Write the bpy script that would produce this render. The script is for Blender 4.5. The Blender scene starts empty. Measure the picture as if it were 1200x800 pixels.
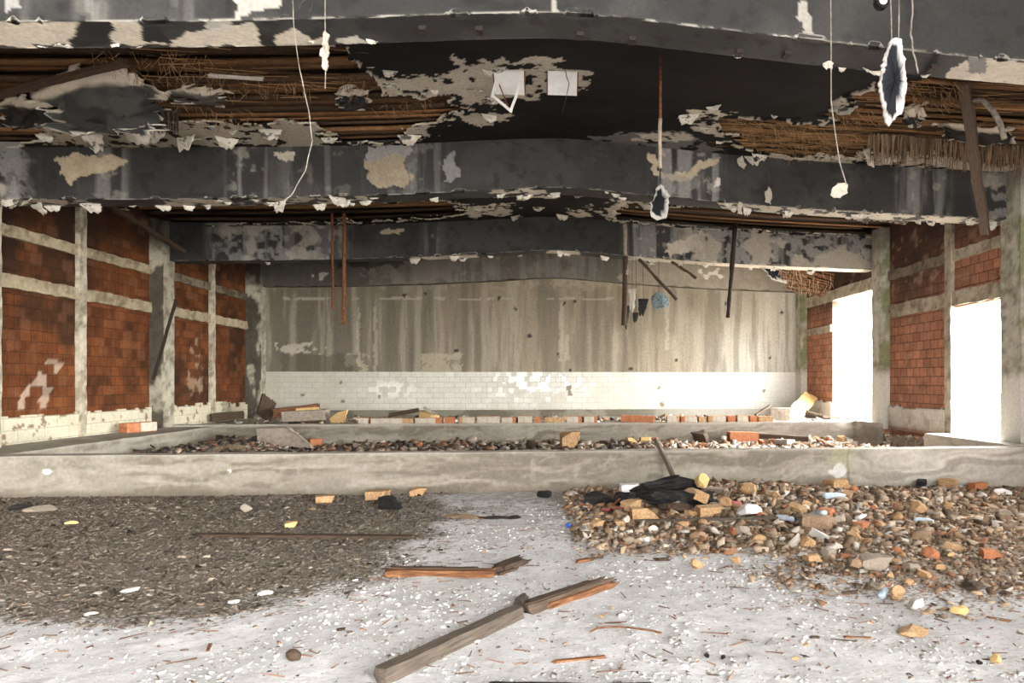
import bpy, math, random
import numpy as np
from mathutils import Vector, Matrix, Euler

random.seed(7)
SC = bpy.context.scene
COL = SC.collection

# ------------------------------------------------------------------ camera, sky, exposure
FPX, PU, PV, HC = 800.0, 711.0, 447.0, 1.6
PHI = math.atan(66.0 / 800.0)
cam_d = bpy.data.cameras.new('camera')
cam = bpy.data.objects.new('camera', cam_d)
COL.objects.link(cam)
cam.location = (0, 0, HC)
cam.rotation_euler = (math.pi / 2, 0, -PHI)
cam_d.sensor_width = 36.0
cam_d.lens = 36.0 * FPX / 1200.0
cam_d.shift_x = -(PU - 600.0) / 1200.0
cam_d.shift_y = (PV - 400.0) / 1200.0
cam_d.clip_start, cam_d.clip_end = 0.05, 300
SC.camera = cam

world = bpy.data.worlds.new('daylight')
SC.world = world
world.use_nodes = True
wn, wl = world.node_tree.nodes, world.node_tree.links
wbg = wn['Background']
wtc = wn.new('ShaderNodeTexCoord'); wsep = wn.new('ShaderNodeSeparateXYZ')
wramp = wn.new('ShaderNodeValToRGB'); wmr = wn.new('ShaderNodeMapRange')
wl.new(wtc.outputs['Generated'], wsep.inputs[0])
wmr.inputs[1].default_value = -1.0; wmr.inputs[2].default_value = 1.0
wl.new(wsep.outputs[0], wmr.inputs[0]); wl.new(wmr.outputs[0], wramp.inputs[0])
wramp.color_ramp.elements[0].color = (0.112, 0.110, 0.107, 1)      # hazy bright sky, brighter on the window side
wramp.color_ramp.elements[1].color = (1.0, 0.985, 0.955, 1)
wramp.color_ramp.elements[0].position = 0.55
wramp.color_ramp.elements[1].position = 0.92
wl.new(wramp.outputs[0], wbg.inputs[0])
wbg.inputs[1].default_value = 42.0

VS = SC.view_settings
SC.display_settings.display_device = 'sRGB'
VS.view_transform = 'Standard'; VS.look = 'None'; VS.gamma = 1.0; VS.use_curve_mapping = False
VS.exposure = 0.66
SC.cycles.max_bounces = 8
SC.cycles.diffuse_bounces = 5
SC.cycles.use_denoising = True

# ------------------------------------------------------------------ pixel <-> place helpers (building time only)
cF = np.array([math.sin(PHI), math.cos(PHI), 0.0]); cR = np.array([math.cos(PHI), -math.sin(PHI), 0.0])
def ray(u, v):
    return cF + cR * (u - PU) / FPX + np.array([0, 0, 1.0]) * (PV - v) / FPX
O = np.array([0, 0, HC])
def atY(u, v, Y):
    d = ray(u, v); return O + d * (Y / d[1])
def atX(u, v, X):
    d = ray(u, v); return O + d * (X / d[0])
def atZ(u, v, z):
    d = ray(u, v); return O + d * ((z - HC) / d[2])
def project(P):
    Q = np.asarray(P, float) - O
    t = np.maximum(Q @ cF, 0.05)
    return PU + FPX * (Q @ cR) / t, PV - FPX * Q[..., 2] / t
def depth(p):
    return float((np.asarray(p) - O) @ cF)

# ------------------------------------------------------------------ noise
_T = {}
def _tab(seed):
    if seed not in _T:
        _T[seed] = np.random.RandomState(seed).rand(256, 256)
    return _T[seed]
def vnoise(x, y, seed=0):
    t = _tab(seed)
    xi = np.floor(x).astype(np.int64); yi = np.floor(y).astype(np.int64)
    fx = x - xi; fy = y - yi
    fx = fx * fx * (3 - 2 * fx); fy = fy * fy * (3 - 2 * fy)
    x0, x1, y0, y1 = xi & 255, (xi + 1) & 255, yi & 255, (yi + 1) & 255
    a = t[y0, x0] * (1 - fx) + t[y0, x1] * fx
    b = t[y1, x0] * (1 - fx) + t[y1, x1] * fx
    return a * (1 - fy) + b * fy
def fbm(x, y, seed=0, octv=5, gain=0.5):
    x = np.asarray(x, float); y = np.asarray(y, float)
    s = np.zeros(np.broadcast(x, y).shape); a, n, f = 1.0, 0.0, 1.0
    for k in range(octv):
        s += a * vnoise(x * f + 13.7 * k, y * f + 7.1 * k, seed + k)
        n += a; a *= gain; f *= 2.03
    return s / n
def sst(a, b, x):
    t = np.clip((x - a) / (b - a), 0, 1); return t * t * (3 - 2 * t)
def inpoly(u, v, poly):
    m = np.zeros(u.shape, bool); n = len(poly)
    for i in range(n):
        x0, y0 = poly[i]; x1, y1 = poly[(i + 1) % n]
        if y0 == y1: continue
        c = ((y0 > v) != (y1 > v)) & (u < (x1 - x0) * (v - y0) / (y1 - y0) + x0)
        m ^= c
    return m
def rgb(r, g, b):
    f = lambda c: (c / 255 / 12.92) if c <= 10 else ((c / 255 + 0.055) / 1.055) ** 2.4
    return np.array([f(r), f(g), f(b)])
def lay(col, mask, c, k=1.0):
    m = (mask * k)[..., None]
    col[..., :3] = col[..., :3] * (1 - m) + np.asarray(c)[..., :3] * m
def cover(col, mask, c, k=1.0):
    """lay a covering over a patterned wall: colour and coverage"""
    m = np.clip(mask * k, 0, 1)[..., None]
    a0 = col[..., 3:4]
    a1 = a0 + m * (1 - a0)
    col[..., :3] = np.where(a1 > 1e-5, (col[..., :3] * a0 * (1 - m) + np.asarray(c) * m) / np.maximum(a1, 1e-5), col[..., :3])
    col[..., 3:4] = a1

# ------------------------------------------------------------------ materials
def new_mat(name):
    m = bpy.data.materials.new(name); m.use_nodes = True
    nt = m.node_tree; b = nt.nodes['Principled BSDF']
    b.inputs['Specular IOR Level'].default_value = 0.25
    return m, nt, b
def mixrgb(nt, typ, fac, a, b):
    n = nt.nodes.new('ShaderNodeMix'); n.data_type = 'RGBA'; n.blend_type = typ
    for sock, val in ((n.inputs[0], fac), (n.inputs[6], a), (n.inputs[7], b)):
        if hasattr(val, 'links') or isinstance(val, bpy.types.NodeSocket): nt.links.new(val, sock)
        elif isinstance(val, (int, float)): sock.default_value = val
        else: sock.default_value = (*val[:3], 1)
    return n.outputs[2]
def noise_node(nt, vec, scale, detail=5, rough=0.6):
    n = nt.nodes.new('ShaderNodeTexNoise'); n.inputs['Scale'].default_value = scale
    n.inputs['Detail'].default_value = detail; n.inputs['Roughness'].default_value = rough
    nt.links.new(vec, n.inputs['Vector']); return n.outputs['Fac']
def ramp(nt, fac, stops):
    n = nt.nodes.new('ShaderNodeValToRGB'); e = n.color_ramp.elements
    while len(e) < len(stops): e.new(0.5)
    for k, (p, c) in enumerate(stops): e[k].position = p; e[k].color = (*c[:3], 1)
    nt.links.new(fac, n.inputs[0]); return n.outputs[0]
def painted(name, rough=0.9, nscale=30.0, amt=0.35, bump=0.25, pattern=None, axes='XY', bdist=0.01, spec=0.2):
    """surface whose paint, soot and bare patches are stored as a colour attribute, with fine grain on top"""
    m, nt, b = new_mat(name)
    at = nt.nodes.new('ShaderNodeAttribute'); at.attribute_name = 'Col'
    tc = nt.nodes.new('ShaderNodeTexCoord')
    base = at.outputs['Color']; hb = None
    if pattern:
        sp = nt.nodes.new('ShaderNodeSeparateXYZ'); cb = nt.nodes.new('ShaderNodeCombineXYZ')
        nt.links.new(tc.outputs['Object'], sp.inputs[0])
        nt.links.new(sp.outputs['XYZ'.index(axes[0])], cb.inputs[0]); nt.links.new(sp.outputs['XYZ'.index(axes[1])], cb.inputs[1])
        br = nt.nodes.new('ShaderNodeTexBrick')
        nt.links.new(cb.outputs[0], br.inputs['Vector'])
        br.inputs['Scale'].default_value = 1.0
        br.inputs['Brick Width'].default_value, br.inputs['Row Height'].default_value = pattern['size']
        br.inputs['Mortar Size'].default_value = pattern['mortar']
        br.inputs['Mortar Smooth'].default_value = 0.3
        br.inputs['Bias'].default_value = pattern.get('bias', 0.0)
        br.inputs['Color1'].default_value = (*pattern['c1'], 1); br.inputs['Color2'].default_value = (*pattern['c2'], 1)
        br.inputs['Mortar'].default_value = (*pattern['cm'], 1)
        br.offset = 0.5
        pn = noise_node(nt, tc.outputs['Object'], 2.3, 6, 0.65)
        bc = mixrgb(nt, 'MULTIPLY', 1.0, br.outputs['Color'], ramp(nt, pn, pattern['tone']))
        base = mixrgb(nt, 'MIX', at.outputs['Alpha'], bc, at.outputs['Color'])
        hb = br.outputs['Fac']
    n1 = noise_node(nt, tc.outputs['Object'], nscale, 6, 0.68)
    g = ramp(nt, n1, [(0.25, (1 - amt,) * 3), (0.75, (1 + amt * 0.6,) * 3)])
    base = mixrgb(nt, 'MULTIPLY', 1.0, base, g)
    nt.links.new(base, b.inputs['Base Color'])
    b.inputs['Roughness'].default_value = rough
    b.inputs['Specular IOR Level'].default_value = spec
    bp = nt.nodes.new('ShaderNodeBump'); bp.inputs['Strength'].default_value = bump; bp.inputs['Distance'].default_value = bdist
    if hb is not None:
        mt = nt.nodes.new('ShaderNodeMath'); mt.operation = 'MULTIPLY_ADD'
        nt.links.new(hb, mt.inputs[0]); mt.inputs[1].default_value = -1.2; nt.links.new(n1, mt.inputs[2])
        nt.links.new(mt.outputs[0], bp.inputs['Height'])
    else:
        nt.links.new(n1, bp.inputs['Height'])
    nt.links.new(bp.outputs[0], b.inputs['Normal'])
    return m
def plain(name, c1, c2, rough=0.85, nscale=12.0, stretch=(1, 1, 1), bump=0.3, spec=0.25, bdist=0.004, c3=None):
    m, nt, b = new_mat(name)
    tc = nt.nodes.new('ShaderNodeTexCoord'); mp = nt.nodes.new('ShaderNodeMapping')
    mp.inputs['Scale'].default_value = stretch
    nt.links.new(tc.outputs['Object'], mp.inputs[0])
    n1 = noise_node(nt, mp.outputs[0], nscale, 6, 0.65)
    stops = [(0.3, c1), (0.7, c2)] if c3 is None else [(0.3, c1), (0.52, c2), (0.66, c3)]
    nt.links.new(ramp(nt, n1, stops), b.inputs['Base Color'])
    b.inputs['Roughness'].default_value = rough; b.inputs['Specular IOR Level'].default_value = spec
    bp = nt.nodes.new('ShaderNodeBump'); bp.inputs['Strength'].default_value = bump; bp.inputs['Distance'].default_value = bdist
    nt.links.new(n1, bp.inputs['Height']); nt.links.new(bp.outputs[0], b.inputs['Normal'])
    return m

SOOT = np.array([0.028, 0.028, 0.028]); BLACK = np.array([0.0062, 0.0054, 0.005])
CREAM = np.array([0.52, 0.47, 0.39]); PALE = np.array([0.62, 0.59, 0.53]); GREY = np.array([0.21, 0.205, 0.20])
TAN = np.array([0.30, 0.25, 0.18]); WHITE = np.array([0.74, 0.72, 0.68])

M = {}
M['beam'] = painted('sooty_concrete', 0.7, 26, 0.3, 0.25, spec=0.3)
M['ceil'] = painted('sooty_plaster', 0.85, 22, 0.35, 0.3)
M['wall'] = painted('stained_plaster', 0.85, 18, 0.28, 0.3)
M['tile'] = painted('stained_white_tile', 0.38, 14, 0.16, 0.25, dict(size=(0.32, 0.158), mortar=0.006, c1=(0.66, 0.64, 0.57), c2=(0.60, 0.58, 0.51), cm=(0.34, 0.32, 0.27), tone=[(0.3, (0.86,) * 3), (0.7, (1.05,) * 3)]), 'XZ', 0.004, spec=0.4)
BR_L = dict(size=(0.25, 0.19), mortar=0.007, c1=(0.19, 0.062, 0.017), c2=(0.13, 0.041, 0.013), cm=(0.06, 0.026, 0.013), tone=[(0.25, (0.5,) * 3), (0.5, (0.95,) * 3), (0.75, (1.3,) * 3)])
BR_R = dict(size=(0.27, 0.19), mortar=0.009, c1=(0.52, 0.235, 0.145), c2=(0.37, 0.17, 0.11), cm=(0.16, 0.09, 0.065), tone=[(0.25, (0.6,) * 3), (0.75, (1.25,) * 3)])
M['brick_l'] = painted('hollow_brick_dark', 0.85, 24, 0.3, 0.6, BR_L, 'YZ', 0.015)
M['brick_r'] = painted('hollow_brick_pale', 0.85, 24, 0.3, 0.7, BR_R, 'YZ', 0.015)
M['conc'] = painted('worn_concrete', 0.8, 20, 0.25, 0.25)
M['floor'] = painted('dusty_floor', 0.95, 38, 0.22, 0.6, bdist=0.012)
M['chip'] = painted('rubble_chips', 0.95, 60, 0.3, 0.2)
M['flake'] = painted('plaster_flake', 0.9, 40, 0.2, 0.2)
M['wood_b'] = plain('brown_old_wood', (0.045, 0.032, 0.023), (0.13, 0.092, 0.066), 0.85, 9, (0.6, 8, 8), 0.5)
M['mortar'] = plain('old_mortar', (0.36, 0.32, 0.25), (0.58, 0.53, 0.44), 0.92, 10, (1, 1, 1), 0.4)
M['wood'] = plain('grey_weathered_wood', (0.04, 0.032, 0.025), (0.135, 0.107, 0.083), 0.85, 9, (0.6, 8, 8), 0.5)
M['wood_o'] = plain('raw_orange_wood', (0.045, 0.023, 0.013), (0.17, 0.073, 0.031), 0.8, 7, (0.9, 7, 7), 0.5, c3=(0.27, 0.135, 0.062))
M['wood_d'] = plain('charred_wood', (0.025, 0.018, 0.013), (0.10, 0.065, 0.042), 0.85, 9, (0.6, 8, 8), 0.5)
M['batten'] = painted('exposed_batten', 0.85, 14, 0.5, 0.3)
M['straw'] = painted('reed_straw', 0.85, 20, 0.3, 0.1)
M['rust'] = plain('rusted_iron', (0.055, 0.022, 0.010), (0.24, 0.095, 0.035), 0.75, 22, (1, 1, 1), 0.4)
M['iron'] = plain('blackened_iron', (0.012, 0.010, 0.009), (0.05, 0.035, 0.026), 0.7, 22, (1, 1, 1), 0.4)
M['wire'] = plain('dusty_wire', (0.10, 0.085, 0.07), (0.42, 0.38, 0.33), 0.8, 15, (1, 1, 1), 0.1)
M['wire_d'] = plain('dark_wire', (0.02, 0.02, 0.02), (0.07, 0.065, 0.06), 0.7, 15, (1, 1, 1), 0.1)
M['white'] = plain('white_enamel', (0.70, 0.70, 0.69), (0.84, 0.84, 0.83), 0.5, 8, (1, 1, 1), 0.1)
M['tanbrick'] = plain('tan_brick', (0.27, 0.15, 0.07), (0.43, 0.265, 0.13), 0.9, 14, (1, 1, 1), 0.5, c3=(0.54, 0.42, 0.29))
M['redbrick'] = plain('orange_brick', (0.32, 0.12, 0.055), (0.52, 0.22, 0.11), 0.9, 14, (1, 1, 1), 0.5)
M['tuff'] = plain('yellow_tuff', (0.52, 0.34, 0.13), (0.66, 0.47, 0.22), 0.9, 14, (1, 1, 1), 0.4)
M['greystone'] = plain('mortar_lump', (0.22, 0.18, 0.14), (0.40, 0.34, 0.28), 0.92, 14, (1, 1, 1), 0.5)
M['brownstone'] = plain('brown_fragment', (0.17, 0.115, 0.075), (0.35, 0.24, 0.155), 0.92, 14, (1, 1, 1), 0.5)
M['whitestone'] = plain('plaster_lump', (0.44, 0.415, 0.37), (0.62, 0.60, 0.56), 0.92, 12, (1, 1, 1), 0.4)
M['black'] = plain('charred_foam', (0.006, 0.006, 0.006), (0.025, 0.023, 0.022), 0.6, 18, (1, 1, 1), 0.9, bdist=0.02)
M['red'] = plain('faded_red_cloth', (0.26, 0.045, 0.045), (0.50, 0.16, 0.15), 0.9, 10, (1, 1, 1), 0.5)
M['blue'] = plain('blue_plastic', (0.02, 0.06, 0.32), (0.04, 0.11, 0.45), 0.4, 6)
M['bluerag'] = plain('blue_fibre', (0.07, 0.12, 0.145), (0.30, 0.37, 0.39), 0.95, 25, (1, 1, 1), 0.9)
M['paper'] = plain('grey_white_paper', (0.58, 0.56, 0.55), (0.76, 0.74, 0.73), 0.85, 6, (1, 1, 1), 0.3)
def bottle_mat():
    m, nt, b = new_mat('dusty_clear_plastic')
    b.inputs['Base Color'].default_value = (0.66, 0.80, 0.93, 1); b.inputs['Roughness'].default_value = 0.25
    b.inputs['Transmission Weight'].default_value = 0.45; b.inputs['IOR'].default_value = 1.2
    tc = nt.nodes.new('ShaderNodeTexCoord'); n = noise_node(nt, tc.outputs['Object'], 9, 4)
    nt.links.new(ramp(nt, n, [(0.3, (0.58, 0.76, 0.93)), (0.7, (0.86, 0.90, 0.95))]), b.inputs['Base Color'])
    return m
M['bottle'] = bottle_mat()

# ------------------------------------------------------------------ mesh helpers
def quads_mesh(name, V, F, mat, col=None, smooth=False):
    V = np.asarray(V, np.float32).reshape(-1, 3); F = np.asarray(F, np.int32)
    me = bpy.data.meshes.new(name)
    k = F.shape[1]
    me.vertices.add(len(V)); me.vertices.foreach_set('co', V.ravel())
    me.loops.add(F.size); me.loops.foreach_set('vertex_index', F.ravel())
    me.polygons.add(len(F)); me.polygons.foreach_set('loop_start', np.arange(0, F.size, k, dtype=np.int32))
    me.polygons.foreach_set('loop_total', np.full(len(F), k, np.int32))
    if smooth: me.polygons.foreach_set('use_smooth', np.ones(len(F), bool))
    me.update(calc_edges=True)
    if col is not None:
        c = np.asarray(col, np.float32).reshape(-1, col.shape[-1])
        if c.shape[1] == 3: c = np.concatenate([c, np.ones((len(c), 1), np.float32)], 1)
        a = me.color_attributes.new('Col', 'FLOAT_COLOR', 'POINT')
        a.data.foreach_set('color', c.ravel())
    if mat is not None: me.materials.append(mat)
    return me
def link(name, me, parent=None, kind=None, loc=None, rot=None):
    o = bpy.data.objects.new(name, me); COL.objects.link(o)
    if parent is not None: o.parent = parent
    if kind: o['kind'] = kind
    if loc is not None: o.location = loc
    if rot is not None: o.rotation_euler = rot
    return o
def tag(o, label, cat, group=None):
    o['label'] = label; o['category'] = cat
    if group: o['group'] = group
    return o
def empty(name, loc=(0, 0, 0), rot=(0, 0, 0), kind=None):
    o = bpy.data.objects.new(name, None); COL.objects.link(o); o.location = loc; o.rotation_euler = rot
    o.empty_display_size = 0.1
    if kind: o['kind'] = kind
    return o
def gridF(nu, nv, keep=None, base=0):
    i, j = np.meshgrid(np.arange(nu - 1), np.arange(nv - 1), indexing='ij')
    a = i * nv + j
    F = np.stack([a, a + nv, a + nv + 1, a + 1], -1)
    if keep is not None: F = F[keep]
    return F.reshape(-1, 4) + base
def parts(*lst):
    """join (V, F[, C]) arrays into one"""
    Vs, Fs, Cs, n = [], [], [], 0
    for p in lst:
        v = np.asarray(p[0]).reshape(-1, 3); Vs.append(v); Fs.append(np.asarray(p[1]) + n); n += len(v)
        if len(p) > 2: Cs.append(np.asarray(p[2]).reshape(len(v), -1))
    return np.concatenate(Vs), np.concatenate(Fs), (np.concatenate(Cs) if Cs else None)
def rbox(lo, hi, res=0.05, amp=0.0, seed=3, freq=6.0, skip=()):
    """a block with subdivided, unevenly worn faces"""
    lo, hi = np.array(lo, float), np.array(hi, float)
    out = []
    for ax in range(3):
        a, b = [k for k in range(3) if k != ax]
        for side in (0, 1):
            if (ax, side) in skip: continue
            na = int(min(900, max(2, round((hi[a] - lo[a]) / res) + 1))); nb = int(min(900, max(2, round((hi[b] - lo[b]) / res) + 1)))
            A, B = np.meshgrid(np.linspace(lo[a], hi[a], na), np.linspace(lo[b], hi[b], nb), indexing='ij')
            P = np.zeros((na, nb, 3)); P[..., a] = A; P[..., b] = B; P[..., ax] = hi[ax] if side else lo[ax]
            F = gridF(na, nb)
            if (side == 0) == (ax != 1): F = F[:, ::-1]
            out.append((P, F))
    V, F, _ = parts(*out)
    if amp:
        f = freq
        D = np.stack([fbm(V[:, 1] * f + 3 * V[:, 0], V[:, 2] * f, seed, 4), fbm(V[:, 0] * f + 3 * V[:, 2], V[:, 2] * f + V[:, 1], seed + 20, 4), fbm(V[:, 0] * f, V[:, 1] * f + V[:, 2], seed + 40, 4)], 1) - 0.5
        V = V + D * 2 * amp
    return V, F
def block(name, lo, hi, mat, paint=None, parent=None, kind=None, res=0.05, amp=0.0, seed=3, freq=6.0):
    V, F = rbox(lo, hi, res, amp, seed, freq)
    c = paint(V) if paint else None
    return link(name, quads_mesh(name, V, F, M[mat], c), parent, kind)
def tube_arr(pts, r, n=6):
    pts = np.array(pts, float); k = len(pts)
    T = np.gradient(pts, axis=0); T /= np.linalg.norm(T, axis=1)[:, None] + 1e-9
    ref = np.array([0, 0, 1.0]) if abs(T[:, 2]).mean() < 0.8 else np.array([1.0, 0, 0])
    A = np.cross(T, ref); A /= np.linalg.norm(A, axis=1)[:, None] + 1e-9; B = np.cross(T, A)
    ang = np.linspace(0, 2 * np.pi, n, endpoint=False)
    rr = np.broadcast_to(np.asarray(r, float), (k,))
    P = pts[:, None] + rr[:, None, None] * (A[:, None] * np.cos(ang)[None, :, None] + B[:, None] * np.sin(ang)[None, :, None])
    V = P.reshape(-1, 3); F = []
    for i in range(k - 1):
        for j in range(n):
            F.append((i * n + j, i * n + (j + 1) % n, (i + 1) * n + (j + 1) % n, (i + 1) * n + j))
    c0, c1 = len(V), len(V) + 1
    V = np.concatenate([V, pts[:1], pts[-1:]])
    for j in range(n):
        F.append((c0, (j + 1) % n, j, j)); F.append((c1, (k - 1) * n + j, (k - 1) * n + (j + 1) % n, (k - 1) * n + (j + 1) % n))
    return V, F
def tube(name, pts, r, mat, parent=None, n=6):
    V, F = tube_arr(pts, r, n)
    me = bpy.data.meshes.new(name)
    me.from_pydata([tuple(v) for v in V], [], [tuple(dict.fromkeys(f)) for f in F]); me.materials.append(M[mat])
    for p in me.polygons: p.use_smooth = True
    return link(name, me, parent)
def wobble(p, q, n=10, amp=0.02, seed=0, sag=0.0):
    r = np.random.RandomState(seed); p, q = np.array(p, float), np.array(q, float)
    t = np.linspace(0, 1, n)[:, None]
    W = np.cumsum(r.randn(n, 3), 0) * amp; W -= W[0] + (W[-1] - W[0]) * t
    P = p + (q - p) * t + W
    P[:, 2] -= sag * 4 * (t * (1 - t))[:, 0]
    return P

# ------------------------------------------------------------------ room dimensions
XL, XR, YB, YF = -8.8, 7.9, 20.95, -4.0
def zb(X):                                                                                         # underside of beams
    s = np.sqrt((np.asarray(X, float) - 0.15) ** 2 + 0.6 ** 2) - 0.6
    return 4.685 - 0.433 * (1 - np.exp(-s / 4.2))
def zc(X): return zb(X) + 0.79                                                                     # ceiling
B1, B2, B3 = (5.73, 6.16), (10.9, 11.32), (16.1, 16.52)
CURB = (9.88, 10.16, 0.59); BCURB = (16.2, 16.5, 0.62)

def ceil_at(u, v):
    d = ray(u, v); z = 5.3
    for _ in range(6):
        p = O + d * ((z - HC) / d[2]); z = float(zc(p[0]))
    return p
def gz(X, Y):
    """height of the ground of the main floor"""
    X = np.asarray(X, float); Y = np.asarray(Y, float)
    h = 0.035 * (fbm(X * 1.3, Y * 1.3, 70, 4) - 0.5) + 0.016 * (fbm(X * 7, Y * 7, 75, 3) - 0.5)
    h = h + 0.16 * np.exp(-(((X - 2.3) / 1.5) ** 2 + ((Y - 9.2) / 0.8) ** 2))
    h = h + 0.07 * np.exp(-(((X - 4.2) / 1.6) ** 2 + ((Y - 8.6) / 1.0) ** 2))
    h = h + 0.04 * np.exp(-(((X + 6.0) / 4) ** 2 + ((Y - 9.4) / 0.7) ** 2))
    return h
def pz(X, Y):
    """height of the rubble between the low walls"""
    X = np.asarray(X, float); Y = np.asarray(Y, float)
    return 0.13 + 0.10 * (fbm(X * 1.1, Y * 1.1, 90, 4) - 0.5) * 2 + 0.05 * (fbm(X * 6, Y * 6, 95, 3) - 0.5) + 0.06 * sst(2.5, 6.0, X) - 0.08 * sst(6.6, 7.1, X) + 0.30 * sst(7.52, 7.7, X) * sst(12.4, 12.8, Y) + 0.14 * sst(-5.0, -7.4, X)
def on_floor(u, v):
    p = atZ(u, v, 0.0)
    for _ in range(3): p = atZ(u, v, float(gz(p[0], p[1])))
    return p
def on_pit(u, v):
    p = atZ(u, v, 0.15)
    for _ in range(4):
        p = atZ(u, v, float(pz(p[0], p[1])))
    return p

# ------------------------------------------------------------------ floor
LEFTG = [(-900, 560), (470, 572), (530, 590), (505, 628), (440, 672), (345, 708), (250, 724), (120, 727), (0, 716), (-900, 760)]
RIGHTG = [(655, 585), (700, 560), (1700, 540), (1800, 760), (1210, 705), (1100, 700), (1010, 690), (930, 668), (860, 640), (800, 632), (700, 622)]
def floor_masks(P):
    u, v = project(P)
    wu = (fbm(P[..., 0] * 2.2, P[..., 1] * 2.2, 31, 5) - 0.5); wv = (fbm(P[..., 0] * 2.2, P[..., 1] * 2.2, 41, 5) - 0.5)
    j = np.random.RandomState(99).randn(2, *u.shape); k = np.abs(j[0]) ** 1.5
    lm = inpoly(u + wu * 110 + j[0] * 16, v + wv * 50 + j[1] * 6, LEFTG); rm = inpoly(u + wu * 150 + j[0] * 34, v + wv * 70 + j[1] * 13, RIGHTG)
    return u, v, lm, rm
def floor_paint(P):
    X, Y = P[..., 0], P[..., 1]
    n = fbm(X * 3, Y * 3, 11, 5); n2 = fbm(X * 14, Y * 14, 12, 4); n3 = fbm(X * 45, Y * 45, 14, 3)
    col = np.ones(P.shape[:-1] + (4,))
    col[..., :3] = np.array([0.53, 0.53, 0.535])
    lay(col, sst(0.42, 0.62, n), (0.62, 0.62, 0.625))
    lay(col, sst(0.54, 0.70, n2), (0.43, 0.42, 0.41), 0.55)
    lay(col, sst(0.64, 0.78, n3), (0.34, 0.31, 0.28), 0.6)
    u, v, lm, rm = floor_masks(P)
    g = np.ones(P.shape[:-1] + (3,)) * np.array([0.15, 0.126, 0.10])
    g = g * (0.55 + 0.9 * n2[..., None]) * (0.75 + 0.5 * n3[..., None])
    g2 = np.ones(P.shape[:-1] + (3,)) * np.array([0.23, 0.18, 0.13]) * (0.5 + 1.0 * n2[..., None]) * (0.75 + 0.5 * n3[..., None])
    lay(col, lm.astype(float), g, 0.95); lay(col, rm.astype(float), g2, 0.92)
    ring = inpoly(u + (n - .5) * 160, v + (n2 - .5) * 40, [(380, 575), (760, 570), (700, 640), (560, 605), (480, 640)])
    lay(col, ring & (n2 > 0.5), (0.30, 0.28, 0.26), 0.6)
    return col
nx, ny = 640, 560
yy = np.concatenate([np.linspace(YF, 2.5, 40), np.linspace(2.52, CURB[1], ny - 40)])
X_, Y_ = np.meshgrid(np.linspace(XL - .05, XR + .05, nx), yy, indexing='ij')
P_ = np.stack([X_, Y_, gz(X_, Y_)], -1)
link('floor', quads_mesh('floor', P_, gridF(nx, len(yy)), M['floor'], floor_paint(P_)), kind='structure')

# pit floor between the low walls
def pit_paint(P):
    X, Y = P[..., 0], P[..., 1]
    n2 = fbm(X * 12, Y * 12, 15, 4); n3 = fbm(X * 40, Y * 40, 16, 3)
    col = np.ones(P.shape[:-1] + (4,))
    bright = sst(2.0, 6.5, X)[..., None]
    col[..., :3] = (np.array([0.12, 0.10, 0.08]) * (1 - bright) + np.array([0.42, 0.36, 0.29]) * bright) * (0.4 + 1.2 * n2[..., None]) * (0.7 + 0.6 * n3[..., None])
    return col
X_, Y_ = np.meshgrid(np.linspace(XL, XR + .3, 420), np.linspace(CURB[1] - .02, BCURB[0] + .05, 190), indexing='ij')
P_ = np.stack([X_, Y_, pz(X_, Y_)], -1)
link('floor', quads_mesh('floor_sunken', P_, gridF(420, 190), M['floor'], pit_paint(P_)), kind='structure')

# raised floor behind the back low wall and along the walls
def ledge_paint(P):
    X, Y = P[..., 0], P[..., 1]
    n = fbm(X * 2, Y * 2, 17, 5); n2 = fbm(X * 9, Y * 9, 19, 4)
    col = np.ones(P.shape[:-1] + (4,)); col[..., :3] = np.array([0.36, 0.33, 0.28])
    lay(col, sst(0.45, 0.6, n), (0.23, 0.205, 0.17)); lay(col, sst(0.55, 0.68, n2), (0.55, 0.52, 0.46), 0.7)
    return col
V, F = rbox((XL, BCURB[1] - .02, 0.0), (XR + .3, YB, 0.535), 0.06, 0.006, 5)
link('floor', quads_mesh('floor_raised', V, F, M['conc'], ledge_paint(V)), kind='structure')

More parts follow.
